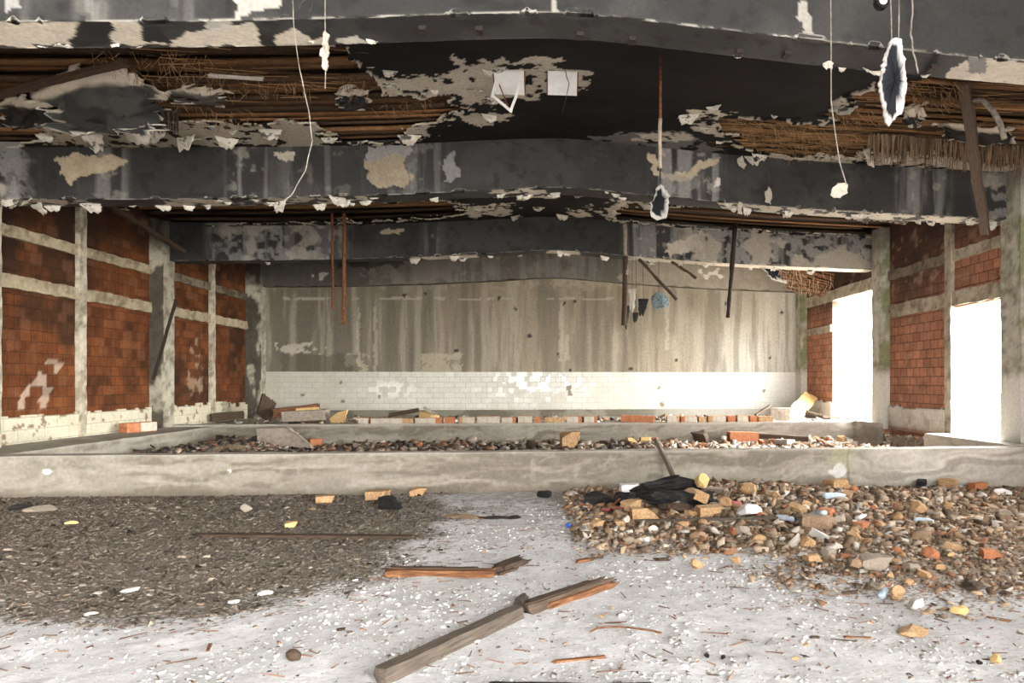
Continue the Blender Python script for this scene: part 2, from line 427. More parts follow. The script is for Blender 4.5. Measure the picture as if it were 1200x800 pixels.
# ------------------------------------------------------------------ low concrete walls (curbs)
def curb_paint(P):
    X, Y, Z = P[..., 0], P[..., 1], P[..., 2]
    s = X + Y
    w = fbm(s * 0.8, Z * 3, 51, 4)
    sw = fbm(s * 0.7 + w * 1.6, Z * 12 + w * 9 - s * 0.35, 52, 5)       # trowel sweeps
    n = fbm(s * 0.9, Z * 1.2, 53, 4); n2 = fbm(s * 8, Z * 8, 54, 4)
    col = np.ones(P.shape[:-1] + (4,)); col[..., :3] = np.array([0.345, 0.318, 0.27])
    lay(col, sst(0.48, 0.72, sw), (0.47, 0.44, 0.385), 0.7)
    lay(col, sst(0.5, 0.32, sw), (0.21, 0.185, 0.15), 0.85)
    lay(col, sst(0.46, 0.68, n), (0.235, 0.215, 0.175), 0.55)
    lay(col, sst(0.62, 0.74, n2), (0.58, 0.56, 0.51), 0.25)
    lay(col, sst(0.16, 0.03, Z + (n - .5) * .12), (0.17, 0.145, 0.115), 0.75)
    lay(col, sst(0.56, 0.585, Z), (0.56, 0.53, 0.47), 0.6)
    k = sst(2.5, 6.5, X)                                               # paler concrete towards and past the joint
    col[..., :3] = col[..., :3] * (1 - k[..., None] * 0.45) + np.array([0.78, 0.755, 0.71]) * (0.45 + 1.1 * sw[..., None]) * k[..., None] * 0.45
    u, v = project(P)
    lay(col, ((np.abs(u - 994) < 1.0) & (Y < 10)).astype(float), (0.12, 0.11, 0.07), 0.6)
    lay(col, sst(22, 4, np.abs(u - 985 + (n2 - .5) * 20)) * (Y < 10) * sst(0.15, 0.5, Z), (0.42, 0.42, 0.24), 0.5)
    col[..., :3] *= np.array([0.80, 0.785, 0.75])
    for (pu, pv, pr) in ((55, 553, 3), (982, 551, 8), (270, 551, 2)):
        lay(col, (np.hypot((u - pu) + (n2 - .5) * 10, v - pv + (n - .5) * 6) < pr) * (Y < 10.0), (0.58, 0.57, 0.55), 1.0)
    return col
def curb(lo, hi, res=0.03, amp=0.010, seed=6):
    V, F = rbox(lo, hi, res, amp, seed, 2.5)
    return link('curb', quads_mesh('curb', V, F, M['conc'], curb_paint(V)), kind='structure')
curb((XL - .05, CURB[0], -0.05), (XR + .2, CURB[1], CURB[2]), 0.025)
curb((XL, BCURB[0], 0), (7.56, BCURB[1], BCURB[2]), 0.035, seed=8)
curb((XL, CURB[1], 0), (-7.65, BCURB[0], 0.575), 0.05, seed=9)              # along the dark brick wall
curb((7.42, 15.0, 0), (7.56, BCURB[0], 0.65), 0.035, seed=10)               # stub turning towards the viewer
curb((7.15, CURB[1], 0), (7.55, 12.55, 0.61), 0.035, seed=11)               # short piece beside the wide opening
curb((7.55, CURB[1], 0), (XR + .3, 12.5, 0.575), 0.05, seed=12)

# ------------------------------------------------------------------ ceiling beams
def streaks(X, Z, seed, fx=9.0):
    return fbm(X * fx, Z * 0.6, seed, 4)
def patch(u, v, poly, X, Z, seed, amp=14):
    wu = (fbm(X * 5, Z * 5, seed, 5) - 0.5) * amp * 2; wv = (fbm(X * 5, Z * 5, seed + 9, 5) - 0.5) * amp * 1.2
    return inpoly(u + wu, v + wv, poly).astype(float)
def R(u0, v0, u1, v1): return [(u0, v0), (u1, v0), (u1, v1), (u0, v1)]
def beam_paint(P, side, cfg):
    X, Y, Z = P[..., 0], P[..., 1], P[..., 2]
    u, v = project(P)
    q = np.where(side == 1, Y, Z)                                         # second surface coordinate
    n = fbm(X * 1.6, q * 1.6, cfg['seed'], 5); n2 = fbm(X * 7, q * 7, cfg['seed'] + 5, 5); st = streaks(X, q, cfg['seed'] + 11)
    col = np.ones(P.shape[:-1] + (4,)); col[..., :3] = cfg.get('base', SOOT)
    lay(col, sst(0.45, 0.65, n), cfg.get('base', SOOT) * 1.7, 0.8)
    lay(col, sst(0.58, 0.72, n2), cfg.get('base', SOOT) * 0.45, 0.6)
    front = side == 0
    for (a, b, k) in cfg['streak']:
        m = front * sst(a - 12, a + 12, u) * sst(b + 12, b - 12, u)
        lay(col, m * sst(0.42, 0.66, st), GREY * 1.05, k)
        lay(col, m * sst(0.60, 0.72, n2), PALE * 0.75, k * 0.45)
    for (a, b, k) in cfg.get('mottle', ()):
        m = sst(a - 15, a + 15, u) * sst(b + 15, b - 15, u) * front
        lay(col, m * sst(0.44, 0.53, n2), GREY * 1.15, k); lay(col, m * sst(0.53, 0.57, n), CREAM * 0.75, k * 0.9)
    for poly, c, k in cfg['front']:
        lay(col, front * patch(u, v, poly, X, q, cfg['seed'] + 20), c * (0.8 + 0.4 * n2[..., None]), k)
    for poly, c, k in cfg['under']:
        lay(col, (side == 1) * patch(u, v, poly, X, q, cfg['seed'] + 30, cfg.get('uamp', 14)) * (n2 > cfg.get('ubreak', 0)), c * (0.85 + 0.3 * n2[..., None]), k)
    lay(col, (side != 2) * sst(0.022, 0.004, np.hypot(np.where(side == 0, Z - zb(X), 0), np.where(side == 1, Y - cfg['y'][0], 0))) * sst(0.42, 0.55, n2), PALE * 0.6, cfg.get('edge', 0.5))
    return col
def make_beam(cfg, x0=XL - .1, x1=XR + .1, dx=0.02, bottom=zb, h=0.86):
    y0, y1 = cfg['y']
    nf, nb_ = int(h / 0.02), int((y1 - y0) / 0.02)
    sec = [(y0, h * (1 - k / nf), 0) for k in range(nf + 1)] + [(y0 + (y1 - y0) * k / nb_, 0, 1) for k in range(nb_ + 1)] + [(y1, h * k / 6, 2) for k in range(7)] + [(y0, h, 2)]
    sec = np.array(sec); xs = np.arange(x0, x1 + dx, dx)
    Xg, S = np.meshgrid(xs, np.arange(len(sec)), indexing='ij')
    Pg = np.stack([Xg, sec[S, 0], bottom(Xg) + sec[S, 1]], -1); side = sec[S, 2].astype(int)
    n = fbm(Xg * 3, Pg[..., 2] * 3 + Pg[..., 1] * 3, cfg['seed'] + 50, 5) - 0.5
    chip = fbm(Xg * 5, Xg * 0 + cfg['seed'], cfg['seed'] + 60, 4)
    low = sst(0.05, 0.0, sec[S, 1]) * sst(0.07, 0.0, np.abs(sec[S, 0] - y0)) * sst(0.55, 0.68, chip) * 0.05
    Pg[..., 1] += np.where(side == 0, n * 0.016 + low, 0); Pg[..., 2] += np.where(side == 1, n * 0.012 + low, 0)
    return link('ceiling_beam', quads_mesh('ceiling_beam', Pg, gridF(len(xs), len(sec)), M['beam'], beam_paint(Pg, side, cfg), True), kind='structure')

BASE = np.array([0.027, 0.0265, 0.0262])
make_beam(dict(y=B1, seed=100, base=BASE * 1.15, edge=0.9,
    streak=[(-50, 30, 0.5), (90, 125, 0.5), (190, 250, 0.25)],
    front=[([(268, -10), (330, -10), (322, 6), (300, 12), (290, 20), (268, 20), (275, 6)], PALE * .62, 1), (R(648, -10, 654, 20), PALE * .6, .9), ([(10, -10), (30, -10), (28, 12), (8, 14)], GREY * 1.6, 0.9),
           ([(932, 2), (944, 2), (950, 40), (934, 40)], PALE * .65, .85)],
    under=[([(-60, 21), (84, 21), (88, 30), (82, 54), (-60, 54)], CREAM * 1.25, 1), ([(120, 20), (170, 20), (200, 54), (138, 54)], CREAM * 1.25, 1), ([(205, 46), (260, 30), (300, 28), (312, 54), (200, 55)], CREAM * 1.3, 1),
           ([(235, 24), (270, 22), (268, 38), (238, 40)], PALE, .8), ([(325, 44), (345, 30), (360, 45), (380, 40), (384, 55), (325, 56)], CREAM * 1.3, 1), ([(400, 44), (425, 40), (432, 52), (402, 53)], PALE, 1),
           ([(1105, 98), (1118, 80), (1140, 70), (1260, 72), (1260, 110), (1105, 104)], CREAM * 1.1, 1), ([(880, 70), (930, 78), (925, 84), (878, 80)], CREAM, 1), ([(990, 84), (1040, 86), (1038, 96), (992, 92)], CREAM, 1),
           ([(84, 22), (125, 24), (136, 46), (120, 54), (86, 54)], BASE * 0.8, 1), ([(160, 24), (188, 26), (206, 50), (176, 52)], BASE * .8, 1), ([(1138, 66), (1160, 68), (1158, 84), (1142, 84)], GREY, 1)], uamp=13))
make_beam(dict(y=B2, seed=200, base=BASE * 1.05, edge=0.6, ubreak=.44,
    streak=[(0, 40, .6), (90, 150, 0.6), (270, 312, 0.9), (325, 420, .3), (768, 845, .9), (1052, 1110, 0.7), (455, 520, .35)], mottle=[(-80, 28, .9), (1150, 1300, .7)],
    front=[([(68, 190), (85, 181), (112, 186), (146, 183), (146, 196), (118, 203), (95, 206), (84, 216), (72, 206)], TAN * 1.35, 1), ([(426, 186), (470, 182), (480, 200), (474, 221), (432, 221), (436, 204)], TAN * 0.95, 1),
           ([(428, 168), (478, 168), (474, 183), (430, 186)], GREY * 1.5, .7), ([(318, 178), (345, 180), (342, 188), (320, 190)], CREAM * .9, 1), ([(524, 180), (536, 178), (536, 208), (522, 208)], GREY * 1.2, .8),
           ([(756, 180), (770, 180), (776, 198), (792, 206), (806, 200), (822, 188), (848, 186), (838, 194), (815, 206), (806, 212), (784, 210), (762, 204)], TAN * 1.5, 1),
           ([(770, 204), (815, 204), (808, 236), (776, 236)], GREY * 1.2, .45), (R(838, 212, 846, 220), PALE, 1)],
    under=[([(-80, 228), (60, 226), (110, 232), (100, 240), (-80, 242)], CREAM * .8, 1), ([(190, 228), (330, 226), (420, 226), (440, 236), (190, 244)], CREAM * .8, 1), ([(570, 222), (640, 222), (636, 230), (572, 228)], CREAM, 1),
           ([(840, 234), (1000, 243), (1110, 253), (1250, 266), (1250, 275), (1000, 262), (840, 242)], CREAM * .95, .9)], uamp=9))
make_beam(dict(y=B3, seed=300, base=BASE * 0.95, edge=0.7, streak=[(245, 330, .7), (300, 410, .4), (495, 515, .4), (735, 800, .8), (820, 1040, .6)], mottle=[(255, 400, .6), (800, 1060, 1.0)],
    front=[([(782, 286), (800, 284), (806, 276), (822, 274), (818, 288), (800, 300), (780, 300)], CREAM * .9, 1), ([(818, 270), (826, 270), (826, 302), (820, 302)], CREAM * .8, 1), (R(450, 268, 475, 277), TAN * 1.4, .9),
           ([(1010, 290), (1050, 292), (1050, 318), (1020, 312)], GREY * 1.8, .6)],
    under=[(R(735, 290, 1060, 330), CREAM * 1.2, 1), (R(480, 290, 560, 304), CREAM, 1), (R(640, 290, 680, 304), CREAM, 1)], uamp=5), dx=0.025)
# the last beam, flush with the back wall
def zb4(X): return zb(X) + 0.06
make_beam(dict(y=(20.72, 21.2), seed=400, base=np.array([0.13, 0.118, 0.095]), edge=0.4, streak=[(300, 930, .5)],
    front=[(R(300, 300, 430, 340), np.array([0.075, 0.07, 0.06]), .8), (R(730, 296, 960, 350), np.array([0.34, 0.30, 0.24]), .75), (R(400, 298, 480, 312), BLACK * 2, .7), (R(826, 316, 844, 324), PALE, 1), (R(370, 318, 384, 326), PALE * .8, 1)],
    under=[]), dx=0.03, bottom=zb4)

# ------------------------------------------------------------------ ceiling: plaster sheets torn open over battens and reeds
ceiling = empty('ceiling', (0, 0, 0), kind='structure')
HOLES1 = [
    [(-300, 50), (405, 52), (432, 88), (440, 112), (520, 112), (540, 127), (505, 138), (470, 148), (476, 168), (400, 166), (372, 141), (290, 140), (215, 140), (150, 140), (60, 150), (30, 138), (-300, 130)],
    [(843, 142), (880, 136), (935, 142), (960, 150), (985, 138), (1010, 150), (1012, 184), (930, 182), (870, 172)],
    [(1010, 108), (1060, 92), (1120, 92), (1400, 92), (1400, 205), (1200, 196), (1010, 172), (975, 135)],
    [(-300, 148), (25, 144), (60, 160), (0, 172), (-300, 172)]]
CREAM1 = [
    ([(430, 97), (475, 90), (515, 88), (530, 75), (528, 66), (560, 76), (585, 62), (590, 78), (630, 70), (655, 68), (660, 80), (690, 85), (697, 98), (680, 108), (640, 106), (625, 116), (600, 114), (588, 126), (560, 122), (535, 112), (500, 110), (440, 112)], CREAM * 0.8),
    ([(540, 132), (590, 130), (596, 138), (580, 146), (572, 152), (546, 144)], CREAM * .85), ([(465, 142), (500, 140), (540, 128), (550, 118), (530, 130), (510, 146), (498, 162), (480, 160)], CREAM * .85),
    ([(-300, 152), (60, 142), (200, 152), (215, 140), (290, 146), (370, 138), (388, 152), (384, 172), (-300, 172)], CREAM * 0.72), ([(690, 160), (730, 155), (800, 155), (850, 176), (800, 185), (700, 172)], GREY * 0.7),
    ([(810, 130), (850, 134), (842, 142), (812, 138)], CREAM), ([(820, 144), (848, 146), (846, 160), (826, 156)], CREAM), ([(742, 160), (805, 156), (800, 168), (745, 166)], CREAM * .9), ([(990, 120), (1030, 108), (1050, 118), (1018, 130)], CREAM * .9),
    ([(1012, 176), (1080, 182), (1140, 190), (1200, 196), (1200, 210), (1012, 190)], CREAM * .9), ([(900, 178), (960, 184), (1010, 184), (1010, 195), (900, 188)], CREAM)]
def ceiling_sheet(name, y0, y1, dx, dy, holes, creams, seed, base, hole_noise=None):
    xs, ys = np.arange(XL, XR + dx, dx), np.arange(y0, y1 + dy, dy)
    X, Y = np.meshgrid(xs, ys, indexing='ij')
    n = fbm(X * 1.5, Y * 1.5, seed, 5); n2 = fbm(X * 7, Y * 7, seed + 6, 5)
    P = np.stack([X, Y, zc(X) + (n - .5) * 0.03], -1)
    u, v = project(P)
    wu = (fbm(X * 3.5, Y * 5, seed + 10, 5) - 0.5) * 46; wv = (fbm(X * 3.5, Y * 5, seed + 20, 5) - 0.5) * 17
    col = np.ones(P.shape[:-1] + (4,)); col[..., :3] = base
    lay(col, sst(0.48, 0.62, n), np.asarray(base) * 1.6, .7)
    for poly, c in creams:
        m = inpoly(u + wu, v + wv, poly)
        lay(col, m & (n2 < 0.63), c * (0.78 + 0.5 * n[..., None]), 1)
    H = np.zeros(u.shape, bool); rim = np.zeros(u.shape, bool)
    for poly in holes:
        H |= inpoly(u + wu, v + wv, poly)
        for (du, dv) in ((5, 2), (-5, 2), (5, -2), (-5, -2)): rim |= inpoly(u + wu + du, v + wv + dv, poly)
    if hole_noise is not None: H |= hole_noise(u, v, X, Y); 
    lay(col, rim & (n2 > 0.47), CREAM * 0.9, 1)
    # torn edges sag a little
    P[..., 2] -= np.where(rim & ~H, 0.05 * fbm(X * 4, Y * 4, seed + 33, 3), 0)
    keep = ~(H[:-1, :-1] | H[1:, :-1] | H[:-1, 1:] | H[1:, 1:])
    me = quads_mesh(name, P, gridF(len(xs), len(ys), keep)[:, ::-1], M['ceil'], col, True)
    o = link(name, me, ceiling)
    sm = o.modifiers.new('thickness', 'SOLIDIFY'); sm.thickness = 0.022; sm.offset = -1 
    return H, xs, ys
H1 = ceiling_sheet('plaster_sheet', B1[1] - .02, B2[0] + .02, 0.022, 0.026, HOLES1, CREAM1, 500, BLACK * 1.15)
HOLES2 = [[(150, 246), (190, 232), (420, 232), (525, 236), (540, 246), (520, 253), (300, 262), (150, 270)], [(735, 240), (870, 242), (1000, 255), (1100, 262), (1100, 280), (960, 275), (800, 264), (720, 258)], [(-200, 230), (160, 240), (140, 300), (-200, 300)]]
CREAM2 = [(R(520, 226, 650, 231), CREAM), (R(380, 228, 450, 236), CREAM * .8), (R(540, 240, 600, 252), CREAM * .9), ([(660, 246), (692, 244), (698, 254), (665, 256)], CREAM), (R(715, 232, 770, 262), CREAM * .9), ([(880, 240), (1000, 250), (1100, 262), (1100, 270), (980, 266), (880, 256)], CREAM * 1.1), (R(330, 232, 360, 246), CREAM * .7)]
H2 = ceiling_sheet('plaster_sheet', B2[1] - .02, B3[0] + .02, 0.03, 0.04, HOLES2, CREAM2, 530, BLACK * 1.3)
H3 = ceiling_sheet('plaster_sheet', B3[1] - .02, YB, 0.05, 0.06, [], [(R(740, 290, 1000, 330), CREAM)], 560, BLACK * 3)
H0 = ceiling_sheet('plaster_sheet', YF, B1[0] + .02, 0.10, 0.10, [], [], 570, GREY * 0.6)

def batten(x0, x1, y, w, h, zoff, c, seed):
    n = max(2, int((x1 - x0) / 0.15)); xs = np.linspace(x0, x1, n)
    r = np.random.RandomState(seed)
    yy = y + (fbm(xs * 0.9, xs * 0 + seed, 580, 3) - .5) * 0.05; zz = zc(xs) + zoff + (fbm(xs * 0.8, xs * 0 + seed, 583, 3) - .5) * 0.03
    sec = [(-w / 2, 0), (w / 2, 0), (w / 2, h), (-w / 2, h)]
    Vv = np.stack([np.stack([xs, yy + a, zz + b], -1) for a, b in sec], 1)
    Fq = []
    for i in range(n - 1):
        for j in range(4): Fq.append((i * 4 + j, i * 4 + (j + 1) % 4, (i + 1) * 4 + (j + 1) % 4, (i + 1) * 4 + j))
    Fq += [(0, 3, 2, 1), ((n - 1) * 4, (n - 1) * 4 + 1, (n - 1) * 4 + 2, (n - 1) * 4 + 3)]
    tone = 0.35 + 1.1 * fbm(xs * 1.3, xs * 0 + seed * 1.7, 587, 4)
    C = np.repeat((np.asarray(c)[None] * tone[:, None])[:, None], 4, 1)
    me = quads_mesh('batten', Vv, np.array(Fq), M['batten'], C)
    link('batten', me, ceiling)
rr = random.Random(3)
BROWN = [np.array(c) * 1.25 for c in ((0.10, 0.050, 0.022), (0.16, 0.078, 0.032), (0.075, 0.040, 0.020), (0.24, 0.125, 0.055), (0.05, 0.03, 0.018))]
k = 0
for lo_, hi_, x0, x1, dyr in ((B1[1] + .1, B2[0] - .1, XL, -0.8, (0.15, 0.27)), (B1[1] + .6, B2[0] - .05, 1.4, XR, (0.12, 0.24)), (B2[1] + 1.2, B3[0] - .05, XL, -1.4, (0.3, 0.5)), (B2[1] + 1.4, B3[0] - .05, 0.8, XR, (0.25, 0.4))):
    y = lo_
    while y < hi_:
        k += 1
        w = rr.uniform(0.05, 0.16)
        a = x0 + rr.uniform(-.0, .3); b = x1 - rr.uniform(0, .6)
        batten(a, b, y, w, rr.uniform(0.025, 0.06), 0.03 + rr.uniform(0, 0.07), rr.choice(BROWN) * (1 if y < 11 else .65), k)
        y += rr.uniform(*dyr)

# reeds and straws that hang out of the torn ceiling
def sticks(name, base, tip, w, cols, parent, kind='stuff', mat='straw'):
    N = len(base); D = tip - base
    r = np.random.RandomState(5)
    A = np.cross(D, r.randn(N, 3)); A /= np.linalg.norm(A, axis=1)[:, None] + 1e-9
    Bv = np.cross(D, A); Bv /= np.linalg.norm(Bv, axis=1)[:, None] + 1e-9
    w = np.broadcast_to(np.asarray(w), (N,))[:, None]
    ring = [A * w, (-0.5 * A + 0.87 * Bv) * w, (-0.5 * A - 0.87 * Bv) * w]
    V = np.stack([base + ring[0], base + ring[1], base + ring[2], tip + ring[0] * .6, tip + ring[1] * .6, tip + ring[2] * .6], 1)
    q = np.array([(0, 1, 4, 3), (1, 2, 5, 4), (2, 0, 3, 5)])
    F = (np.arange(N)[:, None, None] * 6 + q[None]).reshape(-1, 4)
    C = np.repeat(cols[:, None], 6, 1)
    return link(name, quads_mesh(name, V.reshape(-1, 3), F, M[mat], C), parent, kind)
def straw_spots(polys, n, seed, plane=zc):
    r = np.random.RandomState(seed); out = []
    for poly, share in polys:
        us = [p[0] for p in poly]; vs = [p[1] for p in poly]; c = 0
        while c < n * share:
            u, v = r.uniform(min(us), max(us)), r.uniform(min(vs), max(vs))
            if inpoly(np.array([u]), np.array([v]), poly)[0]:
                d = ray(u, v); z = 5.3
                for _ in range(4):
                    p = O + d * ((z - HC) / d[2]); z = float(zc(p[0]))
                out.append(p); c += 1
    return np.array(out)
r = np.random.RandomState(9)
sp = straw_spots([([(95, 62), (230, 60), (300, 92), (370, 100), (360, 112), (180, 108), (120, 78)], .26), ([(180, 112), (240, 116), (250, 130), (180, 126)], .05), ([(230, 128), (300, 130), (290, 146), (240, 148)], .05), ([(845, 138), (930, 145), (1010, 160), (1010, 184), (900, 182)], .34),
                  ([(975, 130), (1030, 130), (1030, 146), (980, 146)], .06), ([(1050, 95), (1120, 98), (1120, 128), (1060, 124)], .14), ([(400, 85), (436, 100), (430, 112), (400, 112)], .05), ([(480, 112), (510, 112), (505, 135), (400, 140)], .05)], 800, 21)
L = r.uniform(0.04, 0.20, len(sp))[:, None]
dirs = np.stack([r.normal(0.35, 0.5, len(sp)), r.normal(-.2, .3, len(sp)), -np.abs(r.normal(0.7, .35, len(sp)))], 1); dirs /= np.linalg.norm(dirs, axis=1)[:, None]
cc = np.array([0.34, 0.205, 0.10]) * r.uniform(0.35, 1.6, (len(sp), 1))
sticks('reed_straw', sp + np.array([0, 0, .02]), sp + dirs * L, 0.0038, cc, ceiling)
# long reeds lying across the battens (right and left openings)
sp = straw_spots([([(845, 138), (1010, 150), (1010, 184), (870, 178)], .35), ([(1010, 100), (1200, 95), (1200, 200), (1010, 172)], .35), ([(90, 58), (420, 58), (430, 110), (180, 130)], .12)], 520, 22)
dirs = np.stack([np.ones(len(sp)), r.normal(0, .06, len(sp)), r.normal(-0.02, .03, len(sp))], 1) * r.uniform(0.2, 0.9, (len(sp), 1))
cc = np.array([0.27, 0.16, 0.075]) * r.uniform(0.3, 1.6, (len(sp), 1))
sticks('reed_straw', sp - dirs / 2 + np.array([0, 0, .015]), sp + dirs / 2 + np.array([0, 0, .015]), 0.006, cc, ceiling)
# reed matting that hangs like a fringe in front of the second beam
N = 520
us = r.uniform(1018, 1215, N); base = np.array([ceil_at(u, 157 + (u - 1018) * 0.085 + r.uniform(-2, 3)) for u in us])
tip = base + np.stack([r.normal(0, .012, N), r.normal(0.03, .03, N), -r.uniform(0.15, 0.42, N)], 1)
cc = np.array([0.24, 0.17, 0.11]) * r.uniform(0.4, 1.7, (N, 1))
sticks('reed_matting', base, tip, 0.008, cc, ceiling)
N = 90
us = r.uniform(162, 210, N); base = np.array([atY(u, 130 + r.uniform(-2, 3), 9.6) for u in us])
tip = base + np.stack([r.normal(0, .012, N), r.normal(0.03, .03, N), -r.uniform(0.2, 0.3, N)], 1)
sticks('reed_matting', base, tip, 0.008, np.array([0.13, 0.105, 0.085]) * r.uniform(0.5, 1.6, (N, 1)), ceiling)

# the roof deck over it
V, F = rbox((XL - .4, YF, 0), (XR + .4, YB + .4, 0.2), 0.4)
V[:, 2] += zc(V[:, 0]) + 0.24
link('roof', quads_mesh('roof', V, F, M['ceil'], np.tile(np.array([[0.02, 0.014, 0.01, 1.0]]), (len(V), 1))), kind='structure')

# ------------------------------------------------------------------ back wall
def back_paint(P):
    X, Z = P[..., 0], P[..., 2]
    u, v = project(P)
    n = fbm(X * .8, Z * .8, 601, 5); n2 = fbm(X * 5, Z * 5, 606, 5); st = fbm(X * 5, Z * 0.35, 611, 5); st2 = fbm(X * 16, Z * .5, 616, 3)
    col = np.ones(P.shape[:-1] + (4,)); col[..., :3] = np.array([0.30, 0.255, 0.185])
    lay(col, sst(0.42, 0.62, n), (0.235, 0.20, 0.148), .8)
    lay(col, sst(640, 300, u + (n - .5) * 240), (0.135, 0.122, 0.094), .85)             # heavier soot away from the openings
    lay(col, sst(790, 930, u + (n - .5) * 120), (0.60, 0.57, 0.50), .85)  # daylight glow beside the tall opening, painted into the plaster colour
    lay(col, sst(0.52, 0.66, st), np.array([0.42, 0.38, 0.30]), .45); lay(col, sst(0.48, 0.34, st), np.array([0.13, 0.115, 0.09]), .5)
    lay(col, sst(0.62, 0.72, st2) * sst(4.6, 3.2, Z + (n - .5)), np.array([0.12, 0.10, 0.08]), .3)
    lay(col, sst(4.35, 4.65, Z + (n2 - .5) * .5) * sst(0.45, 0.6, n2), np.array([0.40, 0.35, 0.27]), .6)
    lay(col, patch(u, v, R(405, 414, 432, 437), X, Z, 640, 6) * (n2 > .42), (0.40, 0.35, 0.25), .8)
    lay(col, patch(u, v, R(494, 414, 542, 437), X, Z, 641, 6) * (n2 > .40), (0.40, 0.36, 0.26), .8)
    lay(col, patch(u, v, [(320, 402), (350, 404), (362, 400), (380, 404), (380, 415), (325, 414)], X, Z, 642, 8) * (n2 > .47), (0.46, 0.41, 0.33), .9)
    lay(col, patch(u, v, R(330, 415, 420, 436), X, Z, 643, 6), (0.09, 0.085, 0.065), .6)
    lay(col, ((np.abs(v - 350 - (n - .5) * 4) < 1.2) & (n2 > .47) & (u < 740)).astype(float), (0.45, 0.41, 0.33), .7)
    for (pu, pv, pr) in ((474, 346, 4), (585, 349, 4), (661, 355, 3.5), (674, 353, 3), (604, 362, 3), (535, 411, 4), (620, 393, 4), (653, 414, 3), (740, 432, 4), (850, 355, 3), (916, 366, 3), (793, 423, 3), (668, 433, 3), (498, 343, 2.5), (903, 419, 3)):
        lay(col, (np.hypot(u - pu + (n2 - .5) * 3, (v - pv) + (n2 - .5) * 3) < pr * .62).astype(float), (0.025, 0.022, 0.02), .9)
    for (pu, pv, ln) in ((657, 354, 70), (665, 392, 30), (782, 350, 60), (440, 360, 76), (420, 360, 70)):
        m = (np.abs(u - pu + (n2 - .5) * 5) < 2.0) & (v > pv) & (v < pv + ln)
        lay(col, m.astype(float), (0.46, 0.41, 0.33), .55)
    return col
wall_back = empty('wall_back', kind='structure')
TILE0, TILE1 = 0.75, 1.895
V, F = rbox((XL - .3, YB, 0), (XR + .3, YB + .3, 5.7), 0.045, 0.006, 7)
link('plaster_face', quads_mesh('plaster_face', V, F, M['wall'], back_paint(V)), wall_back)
def tile_paint(P):
    X, Z = P[..., 0], P[..., 2]
    u, v = project(P)
    n = fbm(X * 1.2, Z * 1.2, 651, 5); n2 = fbm(X * 6, Z * 6, 656, 4)
    col = np.zeros(P.shape[:-1] + (4,)); 
    cover(col, sst(0.45, 0.62, n), np.array([0.46, 0.43, 0.35]), .6)
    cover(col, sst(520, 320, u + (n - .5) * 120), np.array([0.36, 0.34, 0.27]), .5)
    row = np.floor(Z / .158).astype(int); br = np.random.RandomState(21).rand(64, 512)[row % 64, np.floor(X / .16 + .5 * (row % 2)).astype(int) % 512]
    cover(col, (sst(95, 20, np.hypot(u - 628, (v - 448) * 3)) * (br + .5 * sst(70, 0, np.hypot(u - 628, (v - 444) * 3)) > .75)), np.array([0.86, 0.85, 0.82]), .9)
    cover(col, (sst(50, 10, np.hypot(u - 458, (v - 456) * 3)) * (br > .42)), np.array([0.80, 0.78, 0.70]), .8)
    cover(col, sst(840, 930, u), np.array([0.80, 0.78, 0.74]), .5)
    for (pu, pv, pr) in ((667, 455, 4), (445, 465, 2), (772, 454, 2), (775, 473, 2.5), (355, 463, 2), (400, 448, 2), (401, 470, 2.5), (668, 461, 3), (895, 458, 2)):
        cover(col, (np.hypot(u - pu + (n2 - .5) * 4, v - pv + (n2 - .5) * 4) < pr).astype(float), np.array([0.16, 0.12, 0.07]), .9)
    return col
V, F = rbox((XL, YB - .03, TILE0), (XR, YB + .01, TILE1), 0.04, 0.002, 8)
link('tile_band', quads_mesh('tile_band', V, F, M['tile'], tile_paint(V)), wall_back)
V, F = rbox((XL, YB - .07, 0.5), (XR, YB + .01, TILE0 - .005), 0.06, 0.004, 9)
def plinth_paint(P):
    n = fbm(P[:, 0] * 1.4, P[:, 2] * 3, 671, 5); col = np.ones((len(P), 4)); col[:, :3] = (0.24, 0.22, 0.17)
    lay(col, sst(.45, .6, n), (0.145, 0.13, 0.095)); lay(col, sst(2, 6, P[:, 0]), (0.5, 0.47, 0.42), .7); return col
link('baseboard_back', quads_mesh('baseboard_back', V, F, M['conc'], plinth_paint(V)), kind='structure')

# ------------------------------------------------------------------ left wall (dark brick)
wall_left = empty('wall_left', kind='structure')
def left_paint(P):
    Y, Z = P[..., 1], P[..., 2]
    u, v = project(P)
    n = fbm(Y * .9, Z * .7, 701, 5); n2 = fbm(Y * 5, Z * 5, 706, 5)
    col = np.zeros(P.shape[:-1] + (4,))
    cover(col, sst(0.50, 0.70, n), np.array([0.025, 0.014, 0.008]), .7)
    cover(col, sst(4.0, 4.8, Z + (n - .5) * 1.2), np.array([0.018, 0.012, 0.009]), .65)
    row = np.floor(Z / .19).astype(int); bid = np.floor(Y / .25 + .5 * (row % 2)).astype(int)
    br = np.random.RandomState(17).rand(64, 512)[row % 64, bid % 512]; br2 = np.random.RandomState(18).rand(64, 512)[row % 64, bid % 512]
    cover(col, inpoly(u + (n2 - .5) * 10, v, [(20, 488), (24, 462), (45, 440), (56, 420), (76, 424), (64, 452), (54, 480), (40, 490)]) * (br > .45) * (n2 > .36), np.array([0.50, 0.38, 0.29]), .8)
    cover(col, inpoly(u + (n2 - .5) * 8, v, [(219, 466), (224, 396), (232, 394), (241, 460)]) * sst(.47, .57, n2 + (br - .5) * .2), np.array([0.42, 0.31, 0.21]), .6)
    cover(col, sst(.55, 1.0, br2), np.array([0.02, 0.010, 0.006]), .45); cover(col, sst(.25, .0, br2), np.array([0.30, 0.14, 0.07]), .25)
    cover(col, patch(u, v, R(-10, 250, 20, 320), Y, Z, 712, 8), np.array([0.02, 0.012, 0.01]), .6)
    return col
